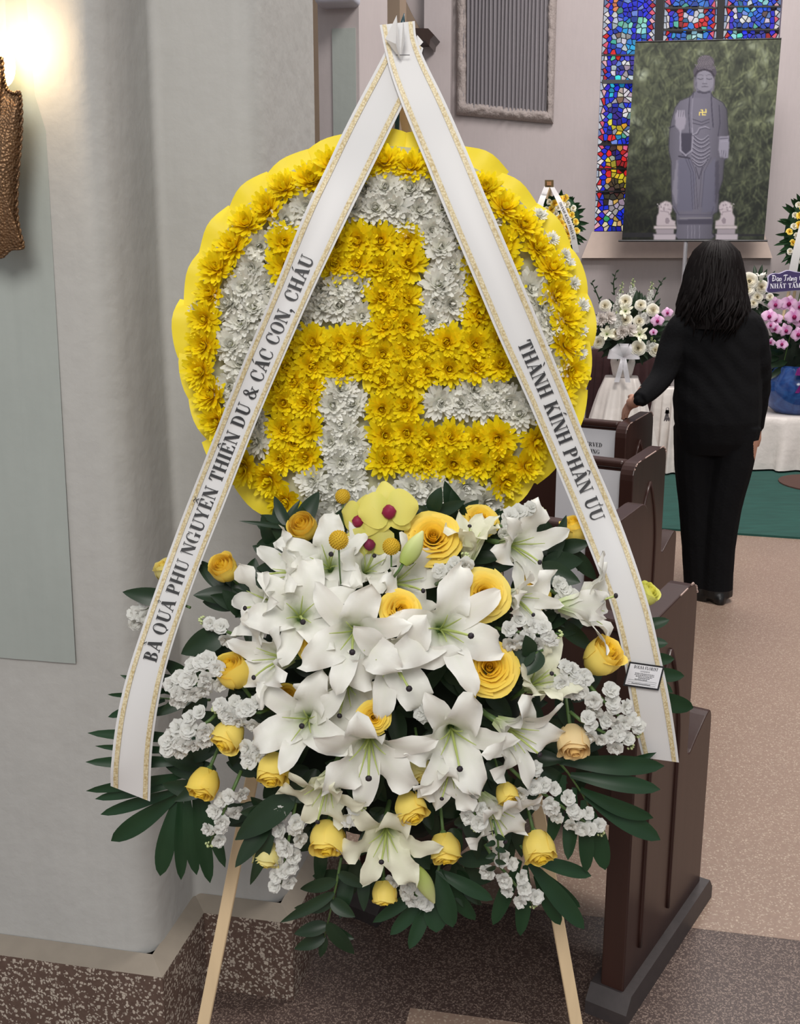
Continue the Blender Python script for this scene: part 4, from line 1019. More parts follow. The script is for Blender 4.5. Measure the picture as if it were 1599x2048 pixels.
# ------------------------------------------------------------------ foliage
def leaf_between(a, b, width, nrm, fold=0.25, sag=0.06, nr=9, palm=False):
    """a leaf blade from a to b; points in world space"""
    ax = b - a; L = ax.length; t0 = ax.normalized(); sd = t0.cross(nrm).normalized(); up = sd.cross(t0)
    P = []
    for i in range(nr):
        t = i / (nr - 1); w = width / 2 * max(0.02, (math.sin(math.pi * min(1, 0.05 + 0.95 * t ** (1.35 if palm else 0.75))) ** (0.6 if palm else 0.75)))
        c = a + ax * t + up * (sag * L * math.sin(math.pi * t))
        P.append([c + sd * (q * w) + up * (fold * w * abs(q)) for q in (-1, -0.5, 0, 0.5, 1)])
    return MB().grid(P)
def frond(label, rach, leaflets, name='palm_frond', cat='palm frond', mat='palm', add=-0.02, group='palm fronds of the spray', wpx=22, rr=0.0022):
    a = sp(*rach[0], add); T = thing(name, label, cat, a, group)
    MB().tube([sp(x, y, add) for x, y in rach], [rr * lerp(1, 0.5, i / (len(rach) - 1)) for i in range(len(rach))], 6).build('rachis', M['stem'], T, True)
    r = random.Random(len(label))
    for l in leaflets:
        b, t = l[0], l[1]; w = l[2] if len(l) > 2 else wpx
        pb = sp(*b, add); pt = wp(*t, soff(*b) + add + r.uniform(-0.03, 0.015))
        leaf_between(pb, pt, w * MM * (1.12 if mat == 'palm' else 1.0), WN + WR * r.uniform(-0.35, 0.35) + WU * r.uniform(-0.2, 0.5), sag=r.uniform(0.0, 0.07), palm=mat == 'palm', nr=12).build('leaflet', M[mat], T, True)
    return T
LFA = -0.055
frond('large left palm frond spreading behind the end of the left ribbon', [(430, 1490), (405, 1525), (372, 1570), (348, 1602)],
 [((410, 1480), (175, 1466), 20), ((408, 1500), (190, 1492), 14), ((402, 1522), (171, 1524), 22), ((392, 1545), (172, 1582), 22), ((378, 1562), (190, 1598), 20), ((366, 1578), (201, 1629), 22), ((354, 1592), (222, 1682), 36), ((350, 1602), (320, 1752), 34), ((360, 1590), (362, 1760), 25), ((374, 1580), (393, 1750), 27), ((388, 1575), (420, 1766), 28), ((400, 1560), (450, 1735), 26)], add=LFA)
frond('palm frond with narrow tips left of the left ribbon', [(420, 1400), (360, 1400), (310, 1395)], [((330, 1385), (215, 1389), 10), ((330, 1400), (216, 1434), 18), ((350, 1390), (240, 1350), 12), ((350, 1405), (225, 1470), 16)], add=LFA)
frond('large right palm frond spreading over the nearest pew', [(1100, 1505), (1135, 1545), (1165, 1590), (1190, 1640)],
 [((1118, 1522), (1328, 1532), 34), ((1140, 1550), (1320, 1579), 30), ((1160, 1578), (1306, 1636), 30), ((1170, 1592), (1320, 1680), 36), ((1180, 1615), (1210, 1740), 34), ((1165, 1600), (1172, 1745), 28), ((1148, 1575), (1135, 1720), 26), ((1128, 1550), (1098, 1690), 24), ((1150, 1560), (1312, 1505), 18)])
frond('palm frond showing as tips right of the right ribbon', [(1200, 1330), (1260, 1330), (1310, 1330)], [((1260, 1260), (1338, 1240), 22), ((1262, 1285), (1335, 1287), 22), ((1268, 1315), (1348, 1318), 24), ((1270, 1345), (1368, 1352), 26), ((1272, 1385), (1386, 1416), 36), ((1250, 1330), (1345, 1385), 22)])
frond('palm frond drooping over the right easel leg', [(1040, 1690), (1060, 1730), (1075, 1765)], [((1058, 1725), (1168, 1858), 34), ((1062, 1730), (1160, 1815), 26), ((1050, 1715), (1182, 1752), 26), ((1070, 1750), (1120, 1850), 28), ((1050, 1730), (1040, 1872), 30), ((1040, 1720), (985, 1850), 28)])
frond('palm frond hanging at the bottom middle of the spray', [(880, 1720), (870, 1770), (860, 1810)], [((878, 1740), (905, 1855), 36), ((870, 1770), (872, 1865), 42), ((862, 1790), (818, 1898), 26), ((866, 1780), (780, 1870), 26), ((880, 1750), (950, 1840), 30), ((872, 1740), (985, 1800), 26), ((860, 1760), (745, 1845), 24)])
frond('dark ruscus branch hanging at the lower left of the spray', [(682, 1715), (672, 1770), (660, 1825), (648, 1876)],
 [((655, 1845), (708, 1908), 34), ((652, 1860), (708, 1878), 26), ((662, 1800), (710, 1834), 30), ((655, 1850), (588, 1868), 30), ((650, 1870), (588, 1898), 30), ((664, 1805), (588, 1816), 30), ((672, 1760), (600, 1778), 28), ((676, 1745), (735, 1775), 24), ((668, 1785), (560, 1845), 26), ((650, 1872), (640, 1915), 18)], 'ruscus_branch', 'leaf branch', 'leaf', 0.0, 'leafy branches of the spray')
frond('dark round-leaved branch in front of the half hidden reserved card', [(1060, 1150), (1100, 1110), (1140, 1080)],
 [((1100, 1110), (1062, 1060), 30), ((1085, 1125), (1165, 1122), 40), ((1075, 1135), (1160, 1165), 44), ((1110, 1100), (1092, 1040), 26), ((1090, 1120), (1040, 1120), 34), ((1120, 1095), (1180, 1085), 30), ((1100, 1125), (1132, 1030), 28), ((1140, 1100), (1192, 1160), 30)], 'ruscus_branch', 'leaf branch', 'leaf', 0.0, 'leafy branches of the spray')
frond('two dark leaves standing against the white chrysanthemums right of the orchids', [(850, 1045), (864, 1028), (868, 1020)], [((864, 1026), (882, 974), 32), ((866, 1028), (930, 1002), 26), ((856, 1036), (832, 1010), 22)], 'ruscus_branch', 'leaf branch', 'leaf', 0.02, 'leafy branches of the spray')
frond('dark leaf sprig below the lowest left chrysanthemum', [(590, 1060), (570, 1045), (560, 1035)], [((575, 1052), (548, 992), 22), ((572, 1048), (520, 1030), 16), ((580, 1056), (478, 1042), 10), ((570, 1050), (600, 1000), 16)], 'ruscus_branch', 'leaf branch', 'leaf', 0.0, 'leafy branches of the spray')
frond('broad green leaf pointing left behind the left ribbon', [(380, 1215), (340, 1200)], [((345, 1200), (245, 1184), 36), ((360, 1215), (300, 1255), 26)], 'salal_leaf', 'leaf branch', 'leaf', -0.01, 'leafy branches of the spray')
frond('grey-green oval leaf right of the left ribbon beside the leaning lily', [(455, 1255), (440, 1265)], [((450, 1262), (362, 1308), 48), ((440, 1250), (410, 1290), 28)], 'salal_leaf', 'leaf branch', 'leaf', 0.03, 'leafy branches of the spray')
frond('two dark leaves above the open rose at the right', [(1085, 1300), (1060, 1310)], [((1065, 1290), (1008, 1330), 52), ((1075, 1300), (1048, 1352), 44), ((1060, 1310), (1050, 1270), 30)], 'salal_leaf', 'leaf branch', 'leaf', 0.06, 'leafy branches of the spray')
frond('dark leaves above the pale drooping rosebud at the left easel leg', [(590, 1600), (540, 1640)], [((590, 1590), (470, 1680), 52), ((575, 1580), (640, 1580), 44), ((540, 1640), (470, 1735), 36), ((560, 1620), (480, 1625), 36), ((545, 1650), (500, 1770), 26)], 'salal_leaf', 'leaf branch', 'leaf', 0.03, 'leafy branches of the spray')
frond('small fern sprig over the white stock at the bottom right', [(985, 1640), (995, 1680), (998, 1730)], [((990 , 1660 + k * 12), (990 + (22 if k % 2 else -20), 1668 + k * 12), 11) for k in range(7)], 'fern_sprig', 'leaf branch', 'leaf', 0.06, 'leafy branches of the spray')
# filler leaves behind the blossoms
r = random.Random(77)
EXTRA = [(1000, 1085), (960, 1120), (1050, 1130), (560, 1085), (620, 1110), (1090, 1250), (470, 1200), (900, 1060)]
for k in range(46 + len(EXTRA)):
    a = k * 2.399963; rr = math.sqrt((k + 0.5) / 46); x, y = 775 + 400 * rr * math.cos(a), 1400 + 365 * rr * math.sin(a)
    if k >= 46: x, y = EXTRA[k - 46]
    x += (775 - x) * 0.12 * max(0, (1250 - y) / 300)
    ang = math.atan2(y - 1400, x - 775); lv = []
    for q in range(7):
        b = (x + r.uniform(-30, 30), y + r.uniform(-30, 30)); an = ang + r.uniform(-1.5, 1.5); l = r.uniform(60, 95)
        lv.append((b, (b[0] + math.cos(an) * l, b[1] + math.sin(an) * l), r.uniform(26, 40)))
    frond('dark green leaf sprig filling the gaps behind the white lilies', [(x, y), (x + 30 * math.cos(ang), y + 30 * math.sin(ang))], lv, 'leaf_sprig', 'leaf branch', 'leaf', -0.045 + r.uniform(0, 0.02), 'filler leaf sprigs behind the lilies')
# ------------------------------------------------------------------ stained glass: each piece of glass is a pane of its own
def glass_mat():
    m, nt, p = newmat('stained_glass')
    oi = nt.nodes.new('ShaderNodeObjectInfo')
    nz = node(nt, 'ShaderNodeTexNoise', i_Scale=30.0, i_Detail=3.0); nt.links.new(coords(nt), nz.inputs['Vector'])
    c = mixc(nt, nz.outputs['Fac'], mixc(nt, 0.6, oi.outputs['Color'], (0, 0, 0)), oi.outputs['Color'])
    c2 = mixc(nt, sstep(0, 1, 0.5) * 0.0, c, (1, 1, 1))
    p.inputs['Base Color'].default_value = (0.02, 0.02, 0.02, 1); p.inputs['Roughness'].default_value = 0.3; p.inputs['Specular IOR Level'].default_value = 0.06
    nt.links.new(c2, p.inputs['Emission Color']); p.inputs['Emission Strength'].default_value = 1.0
    return m
M['glass'] = glass_mat()
M['mullion'] = plain('mullion_black', srgb(10, 10, 12), 0.7, 0.1)
M['lead'] = plain('lead_came', srgb(12, 11, 14), 0.6, 0.2)
GOFF = -0.10
def clip(poly, nx, ny, d):
    out = []
    for i in range(len(poly)):
        a, b = poly[i], poly[(i + 1) % len(poly)]; da, db = a[0] * nx + a[1] * ny - d, b[0] * nx + b[1] * ny - d
        if da <= 0: out.append(a)
        if (da < 0 < db) or (db < 0 < da):
            t = da / (da - db); out.append((a[0] + (b[0] - a[0]) * t, a[1] + (b[1] - a[1]) * t))
    return out
def voronoi(seeds, rect, lead):
    S = np.array([s[:2] for s in seeds]); res = []
    for i, s in enumerate(seeds):
        poly = [(rect[0], rect[1]), (rect[2], rect[1]), (rect[2], rect[3]), (rect[0], rect[3])]
        for j in np.argsort(((S - S[i]) ** 2).sum(1))[1:22]:
            dx, dy = S[j] - S[i]; l = math.hypot(dx, dy)
            if l < 1e-6: continue
            mx, my = (S[i] + S[j]) / 2; nx, ny = dx / l, dy / l
            poly = clip(poly, nx, ny, mx * nx + my * ny - lead / 2)
            if len(poly) < 3: break
        if len(poly) >= 3: res.append((poly, s))
    return res
BL, CY_, RD, PK, GN, YL, WH, BR, PU, OR, LB, NV = (10, 30, 235), (40, 190, 235), (230, 24, 34), (250, 120, 140), (60, 190, 120), (250, 215, 40), (235, 235, 245), (90, 66, 50), (70, 40, 190), (250, 140, 90), (150, 180, 250), (30, 20, 130)
# (x, y, half width, half height, colour): larger features first; the last one that holds a seed wins
FEAT_L = [(1255, 85, 60, 90, (10, 70, 235)), (1270, 40, 35, 40, BL), (1228, 15, 10, 18, OR), (1290, 60, 18, 22, (150, 240, 225)), (1250, 48, 14, 8, (140, 235, 225)), (1250, 38, 18, 8, (20, 90, 230)), (1229, 48, 9, 14, (214, 206, 226)), (1250, 80, 14, 18, (228, 220, 240)), (1238, 74, 9, 9, (150, 120, 110)), (1222, 75, 8, 10, GN), (1223, 102, 7, 8, RD), (1262, 90, 9, 18, (40, 160, 240)),
 (1255, 135, 60, 25, (60, 60, 190)), (1226, 136, 8, 14, WH), (1238, 122, 6, 8, RD), (1250, 128, 7, 12, (230, 220, 240)), (1228, 153, 12, 5, (40, 220, 220)), (1250, 153, 14, 5, WH), (1222, 118, 7, 8, (20, 90, 220)),
 (1250, 220, 60, 60, (14, 40, 215)), (1222, 180, 9, 16, CY_), (1246, 186, 13, 16, (226, 206, 190)), (1254, 190, 8, 14, (235, 225, 245)), (1240, 200, 6, 9, (150, 120, 100)), (1225, 235, 18, 18, (50, 20, 170)), (1252, 228, 8, 14, (235, 230, 240)), (1262, 250, 8, 30, (40, 30, 160)), (1248, 265, 5, 18, WH), (1221, 250, 6, 7, (245, 200, 60)), (1232, 262, 10, 12, YL), (1249, 250, 5, 4, (240, 170, 40)), (1220, 275, 10, 12, RD), (1232, 282, 8, 8, (130, 20, 50)),
 (1240, 335, 60, 45, RD), (1226, 305, 8, 12, (70, 40, 40)), (1230, 318, 8, 14, (40, 24, 160)), (1222, 330, 9, 14, YL), (1230, 345, 6, 8, YL), (1253, 308, 5, 16, PK), (1213, 365, 6, 18, (250, 170, 40)), (1225, 352, 4, 14, YL), (1238, 358, 8, 8, YL), (1250, 366, 7, 8, YL), (1228, 385, 22, 22, BR), (1225, 400, 18, 12, (60, 48, 44)), (1230, 412, 20, 12, (210, 205, 210)), (1214, 425, 9, 8, (230, 180, 170)), (1222, 432, 10, 10, (240, 240, 245)), (1242, 428, 8, 8, BL), (1208, 440, 8, 8, (60, 200, 130)), (1215, 452, 12, 6, (150, 230, 60)), (1238, 450, 12, 6, (250, 190, 130))]
FEAT_C = [(1385, 40, 60, 50, (40, 120, 240)), (1362, 35, 8, 30, RD), (1402, 38, 12, 28, RD), (1385, 20, 22, 25, (20, 90, 240)), (1386, 36, 8, 10, (230, 235, 240)), (1372, 25, 5, 6, WH), (1398, 24, 5, 6, WH), (1345, 55, 10, 20, CY_), (1350, 60, 6, 10, YL), (1386, 62, 12, 8, PK), (1386, 72, 14, 10, (170, 225, 225)), (1425, 50, 10, 30, (200, 200, 120)), (1425, 20, 10, 20, (60, 40, 180))]
FEAT_R = [(1505, 40, 60, 50, (30, 90, 235)), (1470, 30, 6, 12, WH), (1488, 38, 6, 8, (240, 230, 235)), (1500, 40, 4, 4, PK), (1500, 25, 10, 12, (20, 150, 230)), (1535, 40, 8, 9, (236, 226, 236)), (1532, 32, 7, 6, (150, 120, 110)), (1475, 65, 8, 12, (150, 230, 220)), (1495, 70, 14, 10, (20, 40, 230)), (1520, 68, 10, 10, (60, 60, 200)), (1540, 68, 8, 9, RD), (1500, 5, 8, 6, WH), (1530, 8, 8, 8, (60, 210, 160)), (1480, 12, 6, 10, (20, 190, 230))]
def light(nm, lab, edgeL, edgeR, y0, y1, feats, bars, right_border=True):
    """edgeL/R: functions of y giving the pixel edge of the glazed light"""
    r = random.Random(int(edgeL(0))); wdt = edgeR(40) - edgeL(40)
    fr = MB(); cors = [(edgeL(y0) , y0), (edgeR(y0), y0), (edgeR(y1), y1), (edgeL(y1), y1)]
    T = link(nm, None); T['kind'] = 'structure'; T.location = bw(*cors[3], GOFF)
    mb = MB(); mb.prism([bw(x, y, GOFF - 0.02) for x, y in cors], NB * -0.01); mb.build('lead_backing', M['lead'], T)
    seeds = []; u0, u1 = 0.0, wdt
    y = y0                                              # border strips of long pieces
    for ub, cols, st in ((2.5, [(190, 200, 220), (120, 140, 190), (215, 220, 230)], 15), (8.5, [RD, (250, 100, 130), (255, 190, 200), (200, 20, 60), (250, 240, 240)], 15), (14.0, [BL, (20, 60, 240), (60, 40, 230)], 13)):
        for side in ((0, 1) if right_border else (0,)):
            yy = y0 + r.uniform(0, 8)
            while yy < y1 - 3:
                seeds.append((ub if side == 0 else wdt - ub, yy, r.choice(cols))); yy += st * r.uniform(0.75, 1.2)
    ny = int((y1 - y0) / 10.5); nx = int((wdt - 34) / 9.5)
    for j in range(ny):
        for i in range(nx):
            u = 18.5 + (i + 0.5) * (wdt - 37) / nx + r.uniform(-4, 4); yy = y0 + (j + 0.5) * (y1 - y0) / ny + r.uniform(-4, 4)
            x = edgeL(yy) + u; col = (16, 50, 225)
            for fx, fy, hw, hh, c in feats:
                if ((x - fx) / hw) ** 2 + ((yy - fy) / hh) ** 2 < 1: col = c
            k = r.uniform(0.7, 1.2)
            if r.random() < 0.2: col = r.choice([(150, 225, 235), (225, 225, 240), (30, 170, 235), (120, 150, 245), (90, 210, 190)] if yy < 290 else [(240, 226, 200), (235, 225, 230), (250, 190, 80)])
            seeds.append((u, yy, tuple(min(255, max(0, c * k + r.uniform(-12, 12))) for c in col)))
    for poly, s in voronoi(seeds, (0.4, y0, wdt - 0.4, y1), 1.9):
        if any(abs(s[1] - b) < 2.0 for b in bars): continue
        mb = MB(); pts = [bw(edgeL(yy) + u, yy, GOFF) for u, yy in poly]
        if len(pts) < 3: continue
        mb.prism(pts, NB * 0.006); o = mb.build('pane', M['glass'], T)
        o.color = (*srgb(*s[2]), 1.0)
    for b in bars:
        mb = MB(); mb.prism([bw(edgeL(b), b - 1.6, GOFF + 0.004), bw(edgeR(b), b - 1.6, GOFF + 0.004), bw(edgeR(b), b + 1.6, GOFF + 0.004), bw(edgeL(b), b + 1.6, GOFF + 0.004)], NB * 0.02); mb.build('glazing_bar', M['lead'], T)
    return T
sl = 22.0 / 462
light('window_1', '', lambda y: 1208 - sl * y, lambda y: 1313 - sl * y * 1.05, -40, 462, FEAT_L, (111, 290, 338, 383))
light('window_2', '', lambda y: 1329 - sl * y, lambda y: 1436 - sl * y, -40, 130, FEAT_C, (17, 61))
light('window_3', '', lambda y: 1449 - sl * y, lambda y: 1561 - sl * y, -40, 130, FEAT_R, (14, 60))
mb = MB(); mb.prism([bw(1205, 163, -0.06), bw(1560, 163, -0.06), bw(1560, 168, -0.06), bw(1205, 168, -0.06)], NB * 0.03); mb.prism([bw(1203, 160, -0.06), bw(1300, 160, -0.06), bw(1300, 167, -0.06), bw(1203, 167, -0.06)], NB * 0.02)
structure('window_transom', mb, M['black'])
for xa, xb in ((1313, 1329), (1436, 1449)):
    mb = MB(); mb.prism([bw(xa, -60, GOFF - 0.01), bw(xb, -60, GOFF - 0.01), bw(xb - 10, 200, GOFF - 0.01), bw(xa - 10, 200, GOFF - 0.01)], NB * 0.06); structure('window_mullion', mb, M['mullion'])
mb = MB(); mb.prism([bw(1200, -300, GOFF - 0.04), bw(1575, -300, GOFF - 0.04), bw(1545, 465, GOFF - 0.04), bw(1178, 465, GOFF - 0.04)], NB * -0.02); structure('window_backing', mb, M['black'])

# ------------------------------------------------------------------ banner with a printed photograph of a standing Buddha statue among bamboo
def paint_banner(NX, NY):
    TL, TR, BL_, BR_ = np.array((1270, 84.)), np.array((1562, 77.)), np.array((1243, 481.)), np.array((1527, 481.))
    s, t = np.meshgrid(np.linspace(0, 1, NX), np.linspace(0, 1, NY))
    X = (TL[0] * (1 - s) + TR[0] * s) * (1 - t) + (BL_[0] * (1 - s) + BR_[0] * s) * t
    Y = (TL[1] * (1 - s) + TR[1] * s) * (1 - t) + (BL_[1] * (1 - s) + BR_[1] * s) * t
    rg = np.random.default_rng(3); C = np.zeros((NY, NX, 3))
    def blur(a, k):
        for _ in range(k):
            a = (a + np.roll(a, 1, 0) + np.roll(a, -1, 0) + np.roll(a, 1, 1) + np.roll(a, -1, 1)) / 5
        return a
    n1 = blur(rg.random((NY, NX)), 60); n1 = (n1 - n1.min()) / (n1.max() - n1.min()); n2 = blur(rg.random((NY, NX)), 6); n2 = (n2 - n2.min()) / (n2.max() - n2.min())
    low = np.clip((Y - 200) / 260, 0, 1)
    dark, mid = np.array((36, 40, 36.)), np.array((96, 102, 80.))
    C[:] = dark + (mid - dark) * np.clip(n1 * 1.1 - low * 0.55 + 0.1 + (n2 - 0.5) * 0.5, 0, 1)[..., None]
    C += ((1 - low) * np.clip(n1 - 0.6, 0, 1) * 160)[..., None] * np.array((0.9, 0.95, 1.0))
    dx = (X[0, -1] - X[0, 0]) / (NX - 1); dy = (Y[-1, 0] - Y[0, 0]) / (NY - 1)
    def stroke(x0, y0, x1, y1, w, col, op=0.8):
        i0, i1 = int(max(0, (min(y0, y1) - 84 - 3) / dy)), int(min(NY, (max(y0, y1) - 77 + 6) / dy)); 
        if i1 <= i0: return
        xs, ys = X[i0:i1], Y[i0:i1]; vx, vy = x1 - x0, y1 - y0; L2 = vx * vx + vy * vy + 1e-6
        tt = np.clip(((xs - x0) * vx + (ys - y0) * vy) / L2, 0, 1); d = np.hypot(xs - x0 - tt * vx, ys - y0 - tt * vy)
        a = np.clip(w * (1 - 0.6 * tt) - d + 0.5, 0, 1)[..., None] * op
        C[i0:i1] = C[i0:i1] * (1 - a) + np.array(col, float) * a
    for _ in range(2600):
        x0, y0 = rg.uniform(1245, 1565), rg.uniform(70, 470); l = rg.uniform(10, 30); an = rg.normal(1.4 if rg.random() < 0.6 else 2.2, 0.5); lo = min(1, max(0, (y0 - 180) / 260)); g = rg.random() * (1 - 0.5 * lo) * (1.15 if x0 > 1450 else 0.85)
        stroke(x0, y0, x0 + math.cos(an) * l, y0 + math.sin(an) * l, rg.uniform(0.7, 1.7), ((36, 40, 36) if rg.random() < 0.42 else (62 + 78 * g, 68 + 80 * g, 52 + 58 * g)), 0.55)
    C[:] = np.stack([blur(C[..., k], 1) for k in range(3)], -1)
    C *= (1 - 0.45 * np.clip((Y - 260) / 200, 0, 1) * np.clip((1400 - X) / 120, 0, 1))[..., None]
    cx = lambda v: 1320 + v / 5.12
    cy = lambda v: 90 + v / 5.12
    def poly(pts, col, op=1.0, soft=1.0):
        P = [(cx(a), cy(b)) for a, b in pts]; ins = np.zeros(X.shape, bool); n = len(P)
        for i in range(n):
            (xa, ya), (xb, yb) = P[i], P[(i + 1) % n]
            c = ((ya > Y) != (yb > Y)) & (X < (xb - xa) * (Y - ya) / (yb - ya + 1e-9) + xa); ins ^= c
        a = (blur(ins.astype(float), 1) * op)[..., None]
        C[:] = C * (1 - a) + np.array(col, float) * a
        return ins
    def ell(x, y, a, b, col, op=1.0):
        m = np.clip(1.5 - 1.0 * (((X - cx(x)) / (a / 5.12)) ** 2 + ((Y - cy(y)) / (b / 5.12)) ** 2) * 1.0, 0, 1); m = np.clip((m - 0.4) * 6, 0, 1)[..., None] * op
        C[:] = C * (1 - m) + np.array(col, float) * m
    def line(pts, w, col, op=0.8):
        for (a, b), (c, d) in zip(pts[:-1], pts[1:]): stroke_n(cx(a), cy(b), cx(c), cy(d), w / 5.12, col, op)
    def stroke_n(x0, y0, x1, y1, w, col, op):
        vx, vy = x1 - x0, y1 - y0; L2 = vx * vx + vy * vy + 1e-6
        i0, i1 = int(max(0, (min(y0, y1) - 90) / dy)), int(min(NY, (max(y0, y1) - 70) / dy))
        xs, ys = X[i0:i1], Y[i0:i1]; tt = np.clip(((xs - x0) * vx + (ys - y0) * vy) / L2, 0, 1); d = np.hypot(xs - x0 - tt * vx, ys - y0 - tt * vy)
        a = np.clip(w / 2 - d + 0.55, 0, 1)[..., None] * op; C[i0:i1] = C[i0:i1] * (1 - a) + np.array(col, float) * a
    G, GD, GL = (106, 104, 118), (58, 56, 70), (146, 144, 158)
    stroke(1243, 470, 1527, 470, 5, (38, 38, 44), 0.8)
    body = [(350, 480), (300, 530), (200, 570), (150, 640), (110, 780), (90, 900), (85, 1080), (110, 1200), (110, 1450), (120, 1660), (160, 1730), (165, 1900), (150, 1960), (180, 1990), (520, 1990), (560, 1960), (530, 1930), (540, 1740), (590, 1700), (600, 1500), (640, 1380), (655, 1180), (690, 1150), (705, 960), (690, 830), (680, 660), (640, 590), (540, 530), (510, 480)]
    ins = poly(body, G); sh = 1 - 0.28 * np.clip(np.abs(X - 1398 + 0.05 * (Y - 300)) / 62, 0, 1) ** 2 + 0.10 * np.clip((1395 - X) / 60, -1, 1) - 0.06 * np.clip((Y - 330) / 140, 0, 1)
    C[:] = np.where(ins[..., None], C * sh[..., None], C)
    poly([(165, 1180), (190, 1180), (190, 1600), (160, 1640), (120, 1500)], GL, 0.5); poly([(560, 1200), (600, 1180), (600, 1480), (570, 1620), (540, 1600)], GD, 0.55)
    poly([(180, 1180), (300, 1150), (360, 1350), (330, 1700), (170, 1700)], (96, 96, 114), 0.8); poly([(440, 1300), (560, 1150), (560, 1700), (420, 1720)], (96, 96, 114), 0.7)
    poly([(170, 1790), (540, 1780), (530, 1840), (180, 1840)], GD, 0.7); poly([(205, 900), (330, 900), (320, 1080), (270, 1150), (220, 1120)], (58, 56, 70), 0.9)
    line([(205, 880), (205, 1080), (260, 1130), (320, 1080), (330, 930)], 16, GL)
    line([(190, 1140), (300, 1160)], 16, (50, 48, 60)); line([(90, 850), (140, 830)], 14, GD)
    for k, (a, b, c) in enumerate(((345, 490, 925), (340, 495, 960), (335, 500, 1000), (330, 505, 1045), (325, 505, 1085), (322, 500, 1120), (325, 490, 1160), (335, 470, 1190))):
        pts = [(lerp(a, b, t), c + 46 * math.sin(math.pi * t)) for t in np.linspace(0, 1, 9)]; line(pts, 9, GL, 0.8); line([(x, y + 11) for x, y in pts], 9, GD, 0.8)
    line([(330, 760), (420, 790), (500, 760)], 8, GD); line([(330, 800), (420, 820), (500, 790)], 8, GD)
    line([(325, 850), (330, 920), (370, 900), (400, 850), (460, 835), (500, 855)], 10, GL); line([(330, 930), (380, 910), (405, 862), (460, 848), (510, 865)], 7, GD)
    line([(300, 520), (290, 700), (300, 900)], 10, GD); line([(335, 500), (320, 700), (330, 880)], 8, GL, 0.6); line([(520, 490), (525, 650), (540, 840)], 12, GD); line([(600, 620), (610, 800), (590, 930)], 9, GD)
    for x in (320, 345, 370): line([(x - 60, 1170), (x - 10, 1300), (x + 10, 1680)], 6, GD, 0.6)
    for x in (420, 450): line([(x + 70, 1150), (x, 1300), (x - 30, 1660)], 6, GD, 0.5)
    line([(360, 1250), (395, 1370), (430, 1250)], 8, GD)
    line([(140, 1650), (190, 1740), (520, 1740), (545, 1660)], 12, (80, 78, 94)); line([(200, 1775), (520, 1772)], 8, (150, 148, 150), 0.6)
    for x in (280, 320, 350, 400): line([(x, 1850), (x, 1980)], 6, GL, 0.6)
    line(body + [body[0]], 7, (46, 46, 54), 0.7)
    # hands
    poly([(150, 720), (165, 690), (235, 690), (262, 760), (250, 850), (200, 890), (155, 830)], (140, 136, 150))
    for x in (175, 198, 220, 240): line([(x, 740), (x + 2, 672)], 13, (146, 142, 156))
    for x in (186, 209, 231): line([(x, 735), (x + 2, 690)], 4, GD, 0.7)
    poly([(600, 940), (700, 930), (705, 1050), (690, 1160), (610, 1150), (592, 1060)], (132, 130, 144)); line([(610, 960), (690, 955)], 8, GD); line([(615, 990), (690, 985)], 6, GL)
    for x in (628, 648, 668): line([(x, 1080), (x, 1150)], 4, GD, 0.7)
    # head
    ell(450, 390, 105, 125, (112, 110, 122)); poly([(355, 480), (365, 440), (530, 440), (515, 490), (500, 540), (350, 540)], (100, 98, 112)); ell(445, 480, 70, 18, (62, 60, 72), 0.8)
    ell(455, 275, 118, 92, (74, 70, 80)); ell(464, 168, 86, 64, (80, 76, 84))
    for row in range(9):
        for k in range(11):
            xx, yy = 350 + k * 21 + (10 if row % 2 else 0), 118 + row * 17
            if ((xx - 460) / (80 if row < 5 else 108)) ** 2 + ((yy - 190) / 86) ** 2 < 1: ell(xx, yy, 8, 7, (108, 102, 110), 0.8)
    ell(450, 370, 94, 108, (122, 120, 132)); line([(352, 318), (380, 270), (450, 250), (520, 270), (550, 318)], 18, (50, 46, 56))
    poly([(355, 300), (370, 300), (372, 440), (360, 420)], GD, 0.6)
    for x in (410, 500): line([(x - 26, 345), (x, 352), (x + 26, 345)], 8, (60, 58, 70)); line([(x - 30, 312), (x, 302), (x + 28, 312)], 5, (80, 78, 90))
    line([(455, 320), (452, 390)], 6, GL, 0.6); line([(432, 395), (475, 395)], 8, (76, 74, 86)); line([(425, 428), (455, 424), (485, 428)], 8, (72, 68, 80)); line([(345, 330), (345, 470)], 14, (92, 88, 98)); line([(556, 330), (545, 470)], 14, (92, 88, 98))
    line([(340, 480), (330, 540)], 10, GD)
    for a, b in (((415, 665), (430, 665)), ((430, 665), (430, 715)), ((400, 690), (468, 690)), ((400, 690), (400, 718)), ((430, 715), (462, 715)), ((466, 660), (466, 690))): line([a, b], 9, (226, 206, 110), 1.0)
    # two stone lions on pedestals
    for ox, fl in ((60, 1), (660, -1)):
        LC, LD = (176, 166, 172), (120, 110, 118)
        f = lambda pts: [(ox + fl * a, b) for a, b in pts]
        poly(f([(-75, 1660), (-60, 1620), (-10, 1595), (40, 1610), (62, 1650), (58, 1700), (40, 1730), (55, 1790), (95, 1800), (95, 1850), (-100, 1850), (-100, 1760), (-80, 1720)]), LC)
        line(f([(20, 1680), (55, 1690)]), 8, LD); ell(ox + fl * 10, 1800, 22, 32, LD, 0.7); line(f([(-60, 1700), (20, 1710), (30, 1740)]), 8, LD, 0.6)
        for k in range(14): ell(ox + fl * (-40 + 60 * math.cos(k * 2.4) * (k / 14) ** 0.5), 1650 + 45 * math.sin(k * 2.4) * (k / 14) ** 0.5, 9, 9, LD if k % 2 else (196, 188, 192), 0.6)
